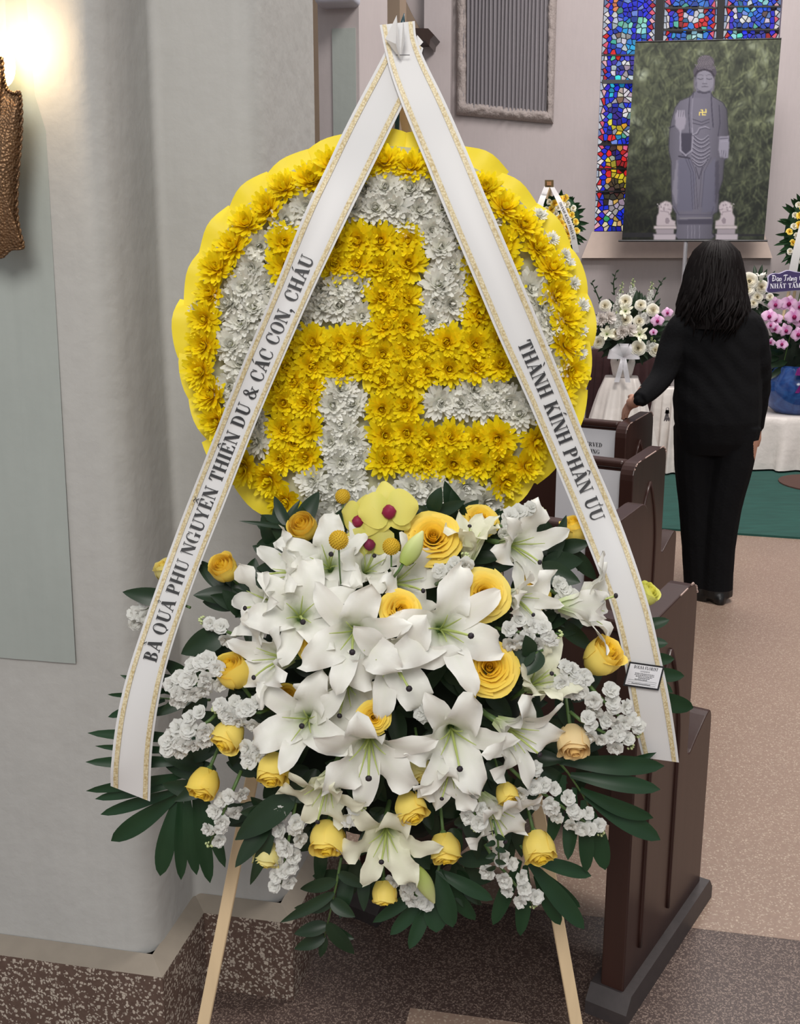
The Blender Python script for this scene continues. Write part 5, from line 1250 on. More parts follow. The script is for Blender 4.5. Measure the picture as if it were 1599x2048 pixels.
        poly(f([(-125, 1850), (100, 1850), (102, 1880), (-125, 1880)]), (186, 176, 180)); poly(f([(-105, 1880), (80, 1880), (80, 1940), (-105, 1940)]), (150, 142, 150)); poly(f([(-130, 1940), (95, 1940), (95, 2000), (-130, 2000)]), (172, 164, 172))
    return X, Y, np.clip(C, 0, 255)
NX, NY = 196, 268
X, Y, C = paint_banner(NX, NY)
BT = thing('statue_banner', 'large printed banner of a grey standing Buddha statue among bamboo, hung before the window', 'banner', bw(1385, 481, 0.5))
OFFB = 0.55
verts = [bw(float(x), float(y), OFFB) for x, y in zip(X.ravel(), Y.ravel())]
faces = [(j * NX + i, j * NX + i + 1, (j + 1) * NX + i + 1, (j + 1) * NX + i) for j in range(NY - 1) for i in range(NX - 1)]
lin = np.where(C / 255 <= 0.04045, C / 255 / 12.92, ((C / 255 + 0.055) / 1.055) ** 2.4).reshape(-1, 3)
o = BT.location; me = mesh('print', [v - o for v in verts], faces, vcol('banner_print', 0.6, 0.0, 0.2), lin)
link('print', me, BT)
mb = MB(); mb.prism([bw(1270, 84, OFFB - 0.004), bw(1562, 77, OFFB - 0.004), bw(1527, 481, OFFB - 0.004), bw(1243, 481, OFFB - 0.004)], NB * -0.004); mb.build('backing_sheet', M['paper'], BT)
MB().tube([bw(1236, 481.5, OFFB), bw(1534, 481.5, OFFB)], 0.008, 8).build('bottom_bar', M['black'], BT)
MB().tube([bw(1270, 84, OFFB), bw(1562, 77, OFFB)], 0.006, 8).build('top_bar', M['black'], BT)
pb_ = bw(1376, 481, OFFB - 0.02); MB().tube([pb_ + V(-0.02, 0, 0), pb_ + V(0.05, 0.03, 2.1) * 0 - UP * pb_.z + V(-0.02, 0, 0.02)], 0.017, 8).build('stand_pole', plain('chrome', srgb(200, 200, 206), 0.25, metal=0.7), BT)
MB().tube([pb_ + V(-0.02, 0.0, -0.01), V(pb_.x + 0.02, pb_.y + 0.02, bw(1400, 80, OFFB).z)], 0.012, 8).build('stand_pole', M['black'], BT)
# ------------------------------------------------------------------ altar: draped tables, vases, flower arrangements
def cloth_mat(name, col, rough=0.35):
    m, nt, p = newmat(name); co = coords(nt)
    nz = node(nt, 'ShaderNodeTexNoise', i_Scale=7.0, i_Detail=4.0); nt.links.new(co, nz.inputs['Vector'])
    nt.links.new(mixc(nt, nz.outputs['Fac'], tuple(c * 0.9 for c in col), col), p.inputs['Base Color']); p.inputs['Roughness'].default_value = rough
    p.inputs['Sheen Weight'].default_value = 0.2; bump(nt, p, nz.outputs['Fac'], 0.35, 0.03)
    return m
M['satin'] = cloth_mat('white_satin', srgb(226, 218, 212))
def drape(name, label, c, w, d, h, flare, folds, mat, seed=0, cat='table'):
    """a table under a cloth that hangs to the floor in folds; c = floor point under the middle of the front edge"""
    T = thing(name, label, cat, c); r = random.Random(seed)
    plan = rounded([(-w / 2, 0), (w / 2, 0), (w / 2, d), (-w / 2, d)], (0.03,) * 4, 5)
    per = []; n = 168
    P = [np.array(q) for q in plan] + [np.array(plan[0])]; seg = [np.linalg.norm(P[i + 1] - P[i]) for i in range(len(P) - 1)]; cum = np.r_[0, np.cumsum(seg)]
    for k in range(n):
        s = cum[-1] * k / n; i = min(int(np.searchsorted(cum, s, 'right')) - 1, len(seg) - 1); per.append(P[i] + (P[i + 1] - P[i]) * ((s - cum[i]) / max(seg[i], 1e-9)))
    ctr = np.array((0, d / 2)); rows = [[c + EX * 0 + EY * (d / 2) + UP * h for _ in range(n)]]
    rows.append([c + EX * q[0] * 0.97 + EY * (d / 2 + (q[1] - d / 2) * 0.97) + UP * h for q in per])
    for j in range(9):
        t = j / 8; row = []
        for k, q in enumerate(per):
            dirv = (q - ctr); dirv = dirv / (np.linalg.norm(dirv) + 1e-9); am = t ** 0.8 * (flare + 0.035 * math.sin(k / n * folds * 2 * math.pi + 1.2 * math.sin(k * 0.13 + seed)) + 0.012 * math.sin(k * 0.9 + t * 3))
            e = q + dirv * am; row.append(c + EX * e[0] + EY * e[1] + UP * ((h - 0.006) * (1 - t) + 0.014 * t))
        rows.append(row)
    mb = MB(); mb.grid(rows, closed=True); mb.build('cloth', mat, T, True)
    return T
def fl_pt(px, Y): p = at(px, 800, Y); return V(p.x, p.y, 0.012)
ZF = lambda px, py, Y: at(px, py, Y).z
ped_h = ZF(1240, 757, 7.35)
drape('pedestal_table', 'small table under a flared white satin cloth below the white vase', fl_pt(1240, 7.35), 0.23, 0.23, ped_h - 0.012, 0.17, 13, M['satin'], 1)
drape('long_table', 'long low table under a white satin cloth below the blue vase', fl_pt(1560, 7.72) + EX * 0.25, 1.75, 0.55, ZF(1580, 834, 7.72) - 0.012, 0.03, 22, M['satin'], 2)
drape('side_table', 'tall narrow table under a white cloth behind the person in black', fl_pt(1352, 7.62), 0.30, 0.16, 0.62, 0.03, 13, M['satin'], 3)
M['maroon'] = cloth_mat('maroon_velvet', srgb(52, 16, 20), 0.8)
drape('maroon_stand', 'dark maroon draped stand behind the white vase', fl_pt(1255, 8.0), 0.58, 0.18, ZF(1250, 704, 7.95), 0.01, 26, M['maroon'], 4)

def lathe(prof, n=24, wob=0.0):
    return [[V(r * math.cos(a) * (1 + wob * math.sin(3 * a)), r * math.sin(a) * (1 + wob * math.sin(3 * a)), z) for a in np.linspace(0, 2 * math.pi, n + 1)[:-1]] for r, z in prof]
def loop_bow(T, c, s, mat, tails=2, n=5, fx=EX):
    for k in range(n):
        a = math.pi * (0.08 + 0.84 * k / (n - 1)); dv = fx * math.cos(a) + UP * math.sin(a) * 0.9 + NB * 0.35; P = []
        for i in range(13):
            t = i / 12 * 2 * math.pi; q = c + dv * (s * (1 - math.cos(t)) / 2) + NB * (s * 0.3 * math.sin(t)); wv = dv.cross(NB).normalized() * (s * 0.3 * (0.35 + 0.65 * (1 - math.cos(t)) / 2)); P.append([q - wv, q + wv])
        MB().grid(P).build('bow_loop', mat, T, True)
    for k in range(tails):
        dv = fx * (k - (tails - 1) / 2) * 0.45 - UP; sd = fx; P = []
        for i in range(8):
            t = i / 7; q = c + dv * (s * 1.6 * t) + NB * (0.25 * s + 0.1 * s * math.sin(t * 5)); P.append([q - sd * s * 0.16, q + sd * s * 0.16])
        MB().grid(P).build('bow_tail', mat, T, True)
# white wrapped vase with bow
vc = fl_pt(1242, 7.45) + UP * (ped_h - 0.012)
T = thing('white_vase', 'white wrapped vase with a big satin bow on the small draped table', 'vase', vc)
mb = MB(); rows = [[vc + p for p in row] for row in lathe(((0.001, 0.002), (0.062, 0.002), (0.07, 0.03), (0.085, 0.10), (0.082, 0.14), (0.06, 0.175), (0.058, 0.19), (0.04, 0.19)), 24, 0.05)]
mb.grid(rows, closed=True); mb.build('vase_body', M['satin'], T, True)
loop_bow(T, vc + UP * 0.15 + NB * 0.16, 0.105, cloth_mat('bow_satin', srgb(232, 230, 236), 0.3))
# blue vase with purple bow
vb = fl_pt(1592, 7.95) + UP * (ZF(1580, 834, 7.72) - 0.005)
vb.z = ZF(1580, 834, 7.72) + 0.004
mmv = (vb - CAM).length / F
T = thing('blue_vase', 'round deep blue glass vase with a purple ribbon on the long table', 'vase', vb)
R_ = 64 * mmv
mb = MB(); rows = [[vb + p for p in row] for row in lathe(((0.001, 0.001), (R_ * 0.6, 0.001), (R_ * 0.82, R_ * 0.2), (R_, R_ * 0.65), (R_ * 0.98, R_ * 0.95), (R_ * 0.8, R_ * 1.3), (R_ * 0.72, R_ * 1.38), (R_ * 0.5, R_ * 1.36)), 28)]
def blue_glass():
    m, nt, p = newmat('blue_glaze'); w = node(nt, 'ShaderNodeTexNoise', i_Scale=9.0, i_Detail=2.0, i_Distortion=2.5); nt.links.new(coords(nt), w.inputs['Vector'])
    nt.links.new(mixc(nt, w.outputs['Fac'], srgb(16, 28, 92), srgb(62, 104, 170)), p.inputs['Base Color']); p.inputs['Roughness'].default_value = 0.12; return m
mb.grid(rows, closed=True); mb.build('vase_body', blue_glass(), T, True)
loop_bow(T, vb + UP * (R_ * 1.2) + NB * (R_ * 0.95) + EX * 0.02, 0.085, cloth_mat('purple_satin', srgb(122, 20, 116), 0.3), 3)

# generic small blossoms for the far arrangements
def far_leafball(T, c, rx, rz, n, seed, size=0.11, mat='leaf'):
    r = random.Random(seed)
    for k in range(n):
        z = 1 - 2 * (k + 0.5) / n; a = k * 2.399963; d = EX * (math.sqrt(1 - z * z) * math.cos(a)) + NB * (math.sqrt(1 - z * z) * math.sin(a)) * 0.6 + UP * z
        p = c + EX * (d.dot(EX) * rx * 0.55) + NB * d.dot(NB) * rx * 0.4 + UP * (d.z * rz * 0.55)
        leaf_between(p, p + (d + UP * 0.2 + EX * r.uniform(-0.4, 0.4)).normalized() * size * r.uniform(0.8, 1.4), size * 0.36, NB + UP * r.uniform(-0.3, 0.3), nr=6).build('leaf', M[mat], T, True)
AXF = (NB + UP * 0.15).normalized()
def on_arr(px, py, Y): return at(px, py, Y)
AY = 7.3
A = thing('white_arrangement', 'greenery of the white flower arrangement standing in the white vase', 'greenery', vc + UP * 0.2)
far_leafball(A, at(1262, 658, AY + 0.14), 0.27, 0.22, 80, 3, 0.11)
MB().grid([[at(1262, 668, AY + 0.18) + EX * (0.24 * math.sin(th) * math.cos(a)) + EY * (0.1 * math.sin(th) * math.sin(a)) + UP * (0.21 * math.cos(th)) for a in np.linspace(0, 6.283, 17)[:-1]] for th in np.linspace(0.02, 3.12, 9)], closed=True).build('foam_core', M['foam_green'], A, True)
mmA = AY / F * 1.03
G_ = 'white roses of the altar arrangement'
for lab, x, y, d in (('cream-white rose at the upper left edge of the white arrangement', 1209, 611, 16), ('topmost white rose of the white arrangement', 1250, 602, 17), ('white rose left of the upright leaf in the white arrangement', 1281, 610, 15), ('white rose by the pink orchid in the white arrangement', 1306, 620, 17), ('white rose in the middle of the white arrangement', 1278, 642, 16), ('cream rose between the two lilies of the white arrangement', 1231, 667, 17), ('lowest left cream rose of the white arrangement', 1195, 684, 17), ('peach-cream rose right of the satin bow', 1276, 696, 20), ('cream rose low on the right beside the person', 1310, 700, 17), ('boxy cream rose in the centre of the white arrangement', 1250, 640, 18)):
    rose(lab, 0, 0, (0, 0.3, 1), d * 1.15, 'open', 'white', group=G_, pos=at(x, y, AY - 0.08), mm=mmA, stem=False, axis=(AXF + EX * ((x - 1255) / 90) * 0.5).normalized())
for lab, x, y, s in (('cream lily low on the left of the white arrangement', 1213, 668, 22), ('cream lily low in the middle of the white arrangement', 1278, 668, 24), ('cream lily high in the white arrangement above the boxy rose', 1250, 622, 20)):
    lily(lab, 0, 0, (0, 0, 1), s, 0.75, 0.3, CREAM, 0, int(x), 'cream lilies of the altar arrangement', at(x, y, AY - 0.1), mmA, False, (AXF + UP * 0.15).normalized())
far_mum = [mum_mesh(71, (0.9, 0.86, 0.82), (0.8, 0.72, 0.66), (0.7, 0.66, 0.4), M['mum_white'])]
for lab, x, y, rr in (('fluffy white chrysanthemum on the left of the white arrangement', 1210, 637, 13), ('fluffy white chrysanthemum in the middle of the white arrangement', 1252, 662, 13)):
    T = thing('white_chrysanthemum', lab, 'flower', at(x, y, AY - 0.1), 'white chrysanthemums of the altar arrangement')
    for k, dx in enumerate((-0.5, 0.5)): link('bloom', far_mum[0], T, frame(EX * dx * rr * mmA + UP * 0.3 * dx * rr * mmA, AXF + EX * dx, roll=k, scale=rr * mmA))
def spike(label, base, tip, n, Y, mat, col2, name='snapdragon', wid=6.0, cat='flower', group='tall flower spikes of the altar arrangement'):
    a, b = at(*base, Y), at(*tip, Y); T = thing(name, label, cat, a, group); ax = b - a; r = random.Random(int(base[0]))
    MB().tube([a, a + ax * 0.5, b], [0.006, 0.005, 0.002], 6).build('stem', M['stem'], T)
    for k in range(n):
        t = k / n; s = wid * mmA * (1.05 - 0.7 * t); an = k * 2.4
        link('floret', FLO[k % 4] if t < 0.62 else BUDS, T, frame(ax * t + (EX * math.cos(an) + NB * abs(math.sin(an))) * s * 0.9, NB + EX * math.cos(an), roll=an, scale=s * (0.95 if t < 0.62 else 0.7)))
spike('left tall cream snapdragon spike of the white arrangement', (1232, 625), (1245, 562), 20, AY + 0.02, None, None)
spike('middle and tallest cream snapdragon spike of the white arrangement', (1262, 600), (1266, 555), 16, AY + 0.04, None, None)
spike('right greenish snapdragon spike of the white arrangement', (1297, 615), (1304, 562), 18, AY + 0.02, None, None)
spike('white stock beside the boxy rose of the white arrangement', (1232, 655), (1240, 615), 12, AY - 0.05, None, None, 'stock_stem', 9)
spike('white stock above the middle rose of the white arrangement', (1284, 640), (1287, 612), 8, AY - 0.05, None, None, 'stock_stem', 8)
spike('white stock low on the right of the white arrangement', (1300, 700), (1305, 672), 8, AY - 0.05, None, None, 'stock_stem', 8)
for lab, pts in (('thin dark twig at the left edge of the white arrangement', ((1202, 610), (1190, 580), (1183, 565))), ('thin dark twig beside the left snapdragon', ((1228, 590), (1226, 565), (1231, 545))), ('thin dark twig right of the snapdragons', ((1306, 600), (1316, 575), (1325, 560)))):
    a = at(*pts[0], AY); T = thing('twig', lab, 'twig', a, 'dark twigs of the altar arrangement'); P = [at(*p, AY) for p in pts]
    MB().tube(P, [0.005, 0.004, 0.002], 5).build('stem', M['leaf'], T)
    for k in range(6):
        t = k / 5; c = P[0].lerp(P[1], t * 2) if t < 0.5 else P[1].lerp(P[2], t * 2 - 1); leaf_between(c, c + EX * (0.022 if k % 2 else -0.022) + UP * 0.02, 0.012, NB, nr=4).build('leaf', M['leaf'], T)
T = thing('aspidistra_leaf', 'upright broad dark leaf between the snapdragons', 'leaf', at(1272, 620, AY)); leaf_between(at(1272, 625, AY), at(1273, 580, AY), 0.06, NB).build('blade', M['leaf'], T, True); leaf_between(at(1276, 622, AY), at(1283, 585, AY), 0.045, NB).build('blade', M['leaf'], T, True)
PKO, PKD, MG2 = srgb(236, 196, 228), srgb(206, 130, 190), srgb(150, 20, 90)
OG_ = 'pink orchids of the white arrangement'
for lab, x, y, s in (('pink orchid with dark heart by the sleeve of the person', 1314, 641, 13), ('pink orchid bloom just above the dark-hearted one', 1334, 625, 11), ('small pink orchid below the dark-hearted one', 1306, 664, 8)):
    orchid(lab, at(x, y, AY - 0.12), AXF, s * mmA, 0.1, PKO, PKD, MG2, OG_)
# orchid arrangement in the blue vase
OYd = 7.75; mmO = OYd / F * 1.02
A = thing('orchid_greenery', 'dark leaves and stems of the orchid arrangement in the blue vase', 'greenery', vb + UP * (R_ * 1.3))
far_leafball(A, at(1592, 705, OYd + 0.12), 0.26, 0.3, 70, 8, 0.13)
MB().grid([[at(1592, 700, OYd + 0.16) + EX * (0.2 * math.sin(th) * math.cos(a)) + EY * (0.1 * math.sin(th) * math.sin(a)) + UP * (0.24 * math.cos(th)) for a in np.linspace(0, 6.283, 17)[:-1]] for th in np.linspace(0.02, 3.12, 9)], closed=True).build('foam_core', M['foam_green'], A, True)
OC = [(1550, 608, 13), (1577, 607, 16), (1598, 612, 12), (1538, 632, 14), (1551, 638, 12), (1586, 632, 16), (1601, 640, 15), (1550, 657, 11), (1570, 660, 13), (1541, 650, 9), (1563, 688, 11), (1596, 668, 14), (1541, 684, 8), (1615, 625, 15), (1618, 660, 14), (1612, 690, 12)]
ROWS = ['leftmost pink orchid just under the purple plaque', 'large pale pink orchid under the middle of the purple plaque', 'pink orchid under the right end of the plaque', 'deep pink orchid at the shoulder of the person', 'pink orchid right of the one at the shoulder', 'large pink orchid in the middle of the orchid spray', 'pink orchid with crimson lip at the picture edge', 'small pink orchid below the shoulder blooms', 'pink orchid with two drooping white petals in the middle', 'narrow pink orchid half hidden by the sleeve', 'lowest pink orchid above the dark leaves', 'pink orchid low at the picture edge', 'small pale orchid beside the upper arm', 'pink orchid high on the far right of the orchid spray', 'pink orchid halfway down the far right of the orchid spray', 'lowest pink orchid on the far right of the orchid spray']
r = random.Random(9)
for lab, (x, y, s) in zip(ROWS, OC): orchid(lab, at(x, y, OYd - 0.1 - r.uniform(0, 0.06)), (AXF + EX * r.uniform(-0.5, 0.5) + UP * r.uniform(-0.3, 0.2)).normalized(), s * 1.1 * mmO, r.uniform(-0.3, 0.3), PKO, PKD, MG2, 'pink orchids in the blue vase')
# white blossoms behind the person, left of the plaque
A = thing('white_bouquet_greenery', 'leaves of the white bouquet behind the right shoulder of the person', 'greenery', at(1508, 640, 8.2)); far_leafball(A, at(1508, 590, 8.2), 0.16, 0.2, 40, 12, 0.1)
for lab, x, y, d in (('big white rose left of the plaque behind the hair', 1498, 562, 22), ('white rose below the pointed lily left of the plaque', 1522, 574, 18), ('white rose low behind the right shoulder', 1514, 594, 15), ('cream rose close to the hair left of the plaque', 1494, 578, 18), ('small cream rose under the plaque', 1539, 594, 10), ('small cream rose behind the shoulder', 1506, 606, 12)):
    rose(lab, 0, 0, (0, 0.3, 1), d * 1.2, 'open', 'white', group='white roses behind the shoulder', pos=at(x, y, 8.05), mm=8.05 / F * 1.02, stem=False, axis=AXF)
lily('pointed white lily standing left of the purple plaque', 0, 0, (0, 0, 1), 20, 0.2, 0.2, WHITE, 0, 3, 'lily behind the shoulder', at(1521, 558, 8.0), 8.0 / F, False, (UP + NB * 0.3).normalized())

# purple plaque with white lettering on a stick
PYd = 7.6
def plq(px, py, off=0.0): return onplane(px, py, at(1560, 562, PYd) + NB * off, NB)
T = thing('purple_plaque', 'purple cloud-shaped plaque with white lettering on a stick above the orchids', 'plaque', plq(1596, 800))
out = bez([(1532, 574), (1530, 582), (1538, 586), (1560, 584), (1600, 581), (1660, 580), (1668, 570), (1664, 556), (1650, 548), (1630, 541), (1610, 545), (1590, 543), (1573, 540), (1557, 546), (1545, 546), (1534, 552), (1534, 564), (1532, 574)], 60)[:-1]
cen = np.array((1598, 563.))
for nm, k, off, mt in (('rim', 1.0, 0.0, plain('plaque_rim', srgb(206, 200, 226), 0.5)), ('face', 0.955, 0.007, plain('plaque_purple', srgb(52, 38, 88), 0.4))):
    mb = MB(); mb.prism([plq(*[float(c) for c in cen + (p - cen) * (k, k if nm == 'rim' else 0.93)], off) for p in out], NB * 0.006); mb.build(nm, mt, T)
MB().tube([plq(1601, 580, -0.01), V(plq(1601, 580).x + 0.02, plq(1601, 580).y + 0.35, ZF(1580, 834, 7.72) + 0.2)], 0.004, 6).build('stick', M['stem'], T)
M['white_ink'] = plain('white_lettering', srgb(226, 224, 236), 0.5, 0.02)
mb = MB(); text_mesh(mb, 'NHẤT TÂM C', lambda x, y: plq(1539 + x * 9.2, 577 - x * 0.25 - y * 9.5, 0.0145)); mb.build('lettering', M['white_ink'], T)
# flowing upper line, drawn as pen strokes
PEN = {'Đ': ([[(0.1, 0), (0.25, 1)], [(0, 0.95), (0.4, 1), (0.7, 0.75), (0.6, 0.2), (0.1, 0)], [(0.05, 0.5), (0.35, 0.5)]], 0.8), 'ạ': ([[(0.45, 0.5), (0.2, 0.55), (0.05, 0.2), (0.2, 0), (0.4, 0.15), (0.5, 0.5), (0.45, 0.05), (0.55, 0)], [(0.25, -0.2), (0.3, -0.2)]], 0.55), 'o': ([[(0.3, 0.5), (0.08, 0.35), (0.12, 0), (0.35, 0.05), (0.42, 0.35), (0.3, 0.5)]], 0.5), ' ': ([], 0.35), 'T': ([[(0.4, 1), (0.3, 0.1), (0.1, 0)], [(0, 0.85), (0.2, 1), (0.75, 0.98)]], 0.6), 'r': ([[(0.1, 0), (0.2, 0.5)], [(0.15, 0.35), (0.35, 0.52)]], 0.36), 'à': ([[(0.45, 0.5), (0.2, 0.55), (0.05, 0.2), (0.2, 0), (0.4, 0.15), (0.5, 0.5), (0.45, 0.05), (0.55, 0)], [(0.2, 0.8), (0.32, 0.68)]], 0.55), 'n': ([[(0.05, 0), (0.15, 0.5)], [(0.1, 0.3), (0.35, 0.52), (0.4, 0.05), (0.5, 0)]], 0.52), 'g': ([[(0.4, 0.5), (0.12, 0.5), (0.08, 0.15), (0.3, 0.1), (0.42, 0.5), (0.3, -0.3), (0.05, -0.3)]], 0.55), 'C': ([[(0.6, 0.85), (0.4, 1), (0.1, 0.6), (0.15, 0.1), (0.4, 0), (0.6, 0.2)]], 0.7), 'h': ([[(0.05, 0), (0.2, 1)], [(0.1, 0.3), (0.35, 0.52), (0.4, 0.05), (0.5, 0)]], 0.52)}
mb = MB(); x0 = 0
for ch in 'Đạo Tràng C':
    st_, w = PEN[ch]
    for sk in st_: mb.tube([plq(1543 + (x0 + a) * 10.6, 562.5 - (x0 + a) * 0.3 - b * 11.5, 0.0145) for a, b in sk], 0.0032, 5)
    x0 += w
mb.build('script_lettering', M['white_ink'], T)

# ------------------------------------------------------------------ two far standing sprays
def far_spray(label, c_px, rx, ry, Y, seed, top, ribs, txt, signlab=None):
    r = random.Random(seed); c = at(*c_px, Y); mm = Y / F * 1.01
    T = thing('standing_spray', label, 'flower stand', V(c.x, c.y + 0.25, 0.012))
    for dx in (-0.28, 0.28): MB().tube([V(c.x + dx, c.y + 0.1, 0.012), at(*top, Y + 0.15)], 0.012, 6).build('leg', M['pine'], T)
    MB().tube([V(c.x, c.y + 0.55, 0.012), at(*top, Y + 0.15)], 0.012, 6).build('leg', M['pine'], T)
    n = 54
    for k in range(n):
        a = k / n * 2 * math.pi + r.uniform(-0.1, 0.1); b = (c_px[0] + rx * 0.72 * math.cos(a), c_px[1] + ry * 0.8 * math.sin(a)); e = (c_px[0] + rx * r.uniform(1.05, 1.35) * math.cos(a), c_px[1] + ry * r.uniform(1.02, 1.2) * math.sin(a) + 4)
        leaf_between(at(*b, Y), at(*e, Y - 0.05), 8 * mm, NB + UP * r.uniform(-0.4, 0.4), nr=6).build('leaf', M['palm'], T, True)
    MB().grid([[c + EX * (rx * 0.85 * mm * math.sin(th) * math.cos(a)) + EY * (0.1 * math.sin(th) * math.sin(a)) + UP * (ry * 0.9 * mm * math.cos(th)) for a in np.linspace(0, 6.283, 21)[:-1]] for th in np.linspace(0.02, 3.12, 11)], closed=True).build('foam_core', M['palm'], T, True)
    cols = ['gold', 'white', 'yellow', 'white']
    for k in range(46):
        a = k * 2.399963; q = math.sqrt((k + 0.5) / 46); p = (c_px[0] + rx * 0.8 * q * math.cos(a), c_px[1] + ry * 0.88 * q * math.sin(a))
        heart, petals = rose_set('open', cols[k % 4], k % 2); s = (5.2 if k % 4 else 6.5) * mm
        m4 = frame(at(*p, Y - 0.08 - 0.05 * (1 - q)) - T.location, AXF + EX * r.uniform(-0.5, 0.5), roll=a, scale=s)
        bl = link('blossom', heart, T, m4)
        for pt in petals[::2]: link('petal', pt, bl)
    for lab2, L, R, s in ribs:
        RT = thing('far_ribbon', lab2, 'ribbon', at(*L[0], Y - 0.2), 'printed white ribbons of the far stands'); n2 = 24; Lp, Rp = bez(L, n2), bez(R, n2)
        def sf(f, t, e=0.0):
            f = min(max(f, 0), n2 - 1.001); i = int(f); g = f - i; p = lerp(lerp(Lp[i], Lp[i + 1], g), lerp(Rp[i], Rp[i + 1], g), t); return at(float(p[0]), float(p[1]), Y + 0.14 - 0.36 * min(1, f / 5) - 0.05 * math.sin(f / n2 * 3) - e)
        mb = MB(); mb.grid([[sf(i, j / 3) for j in range(4)] for i in range(n2)]); mb.build('band', M['ribbon'], RT, True)
        if s:
            w = text_polys(s)[1]; mb = MB(); up = False
            text_mesh(mb, s, lambda x, y: sf((0.28 + 0.5 * x / w) * n2 if not up else (0.72 - 0.5 * x / w) * n2, 0.5 + (y - 0.5) * 0.42 if not up else 0.5 - (y - 0.5) * 0.42, 0.004)); mb.build('lettering', M['ink'], RT)
    return T
far_spray('far yellow and white standing spray showing behind the right rim of the wreath', (1118, 448), 46, 62, 8.3, 1, (1097, 368),
 [('left white ribbon of the far spray behind the wreath', [(1088, 372), (1076, 402), (1062, 440), (1050, 480)], [(1098, 374), (1088, 404), (1076, 442), (1066, 484)], ''),
  ('right white ribbon of the far spray behind the wreath', [(1099, 374), (1116, 410), (1136, 460), (1146, 505)], [(1108, 374), (1127, 408), (1148, 458), (1158, 505)], 'THÀNH KÍNH PHÂN ƯU')], '')
T = thing('gold_sign', 'small dark gold square sign topping the far spray behind the wreath', 'sign', at(1097, 374, 8.05))
mb = MB(); mb.prism([at(x, y, 8.05) for x, y in ((1089, 374), (1106, 374), (1106, 360), (1089, 360))], EY * 0.03); mb.build('plate', plain('dark_gold', srgb(88, 70, 34), 0.4, metal=0.5), T)
mb = MB(); mb.prism([at(x, y, 8.04) for x, y in ((1093, 371), (1102, 371), (1102, 363), (1093, 363))], -EY * 0.005); mb.build('emblem', plain('bronze', srgb(150, 108, 70), 0.4, metal=0.4), T)
far_spray('tall yellow and white standing spray at the right picture edge', (1618, 470), 55, 85, 8.6, 2, (1630, 352),
 [('white ribbon of the standing spray at the right picture edge', [(1612, 400), (1598, 450), (1584, 505), (1573, 560)], [(1626, 404), (1612, 455), (1600, 508), (1590, 562)], '')], '')

# ------------------------------------------------------------------ copper wall sconce on the left pier
SO = C0 - EY * 0.0
def sc(px, py, off): return onplane(px, py, C0 - EY * off, EY)
T = thing('wall_sconce', 'hammered copper shield sconce with a rope edge glowing on the left pier', 'sconce', sc(-10, 500, 0.0))
outl = [(-62, 300), (-58, 200), (-50, 182), (-30, 182), (-22, 160), (-16, 120), (2, 112), (6, 150), (14, 176), (30, 184), (38, 182), (42, 210), (42, 270), (37, 330), (33, 400), (36, 450), (46, 492), (40, 500), (20, 502), (0, 518), (-22, 502), (-46, 500), (-52, 460), (-56, 400)]
def copper():
    m, nt, p = newmat('hammered_copper'); v = node(nt, 'ShaderNodeTexVoronoi', i_Scale=240.0); nt.links.new(coords(nt), v.inputs['Vector'])
    nz = node(nt, 'ShaderNodeTexNoise', i_Scale=14.0, i_Detail=4.0); nt.links.new(coords(nt), nz.inputs['Vector'])
    nt.links.new(mixc(nt, nz.outputs['Fac'], srgb(78, 62, 48), srgb(146, 112, 80)), p.inputs['Base Color']); p.inputs['Metallic'].default_value = 0.75; p.inputs['Roughness'].default_value = 0.42
    bump(nt, p, v.outputs['Distance'], 0.5, 0.004); return m
M['copper'] = copper()
pts = bez(outl + [outl[0]], 120)[:-1]; cen = np.array((-8, 340.))
rows = []
for k in (1.0, 0.96, 0.85, 0.65, 0.4, 0.15, 0.01):
    rows.append([sc(*[float(c) for c in cen + (p - cen) * k], 0.062 + 0.022 * (1 - k * k)) for p in pts])
mb = MB(); mb.grid(rows, closed=True); mb.build('shield', M['copper'], T, True)
rp_ = [cen + (p - cen) * 0.985 for p in pts]
for ph in (0, math.pi):
    P = []
    for k in range(len(pts) * 4 + 1):
        f = k / 4; i = int(f) % len(pts); g = f - int(f); q = lerp(rp_[i], rp_[(i + 1) % len(pts)], g); a = k * 0.55 + ph
        P.append(sc(float(q[0]) + 2.6 * math.cos(a), float(q[1]), 0.064 + 0.0022 * math.sin(a)))
    MB().tube(P, 0.0022, 6, caps=False).build('rope_edge', M['copper'], T, True)
MB().tube([sc(-10, 330, 0.0), sc(-10, 330, 0.07)], 0.02, 12).build('bracket', M['copper'], T, True)
bm_, nt, p = newmat('bulb_glow'); p.inputs['Emission Color'].default_value = (1.0, 0.78, 0.42, 1); p.inputs['Emission Strength'].default_value = 9.0; p.inputs['Base Color'].default_value = (1, 0.9, 0.7, 1)
bc = sc(6, 128, 0.045)
MB().grid([[bc + EX * (0.019 * math.sin(th) * math.cos(a)) + EY * (0.019 * math.sin(th) * math.sin(a)) + UP * (0.034 * math.cos(th)) for a in np.linspace(0, 6.283, 17)[:-1]] for th in np.linspace(0.02, 3.12, 12)], closed=True).build('bulb', bm_, T, True)
ld = bpy.data.lights.new('sconce_light', 'POINT'); ld.energy = 1.0; ld.color = (1.0, 0.72, 0.42); ld.shadow_soft_size = 0.02
lo = bpy.data.objects.new('sconce_light', ld); COL.objects.link(lo); lo.location = sc(2, 70, 0.07)
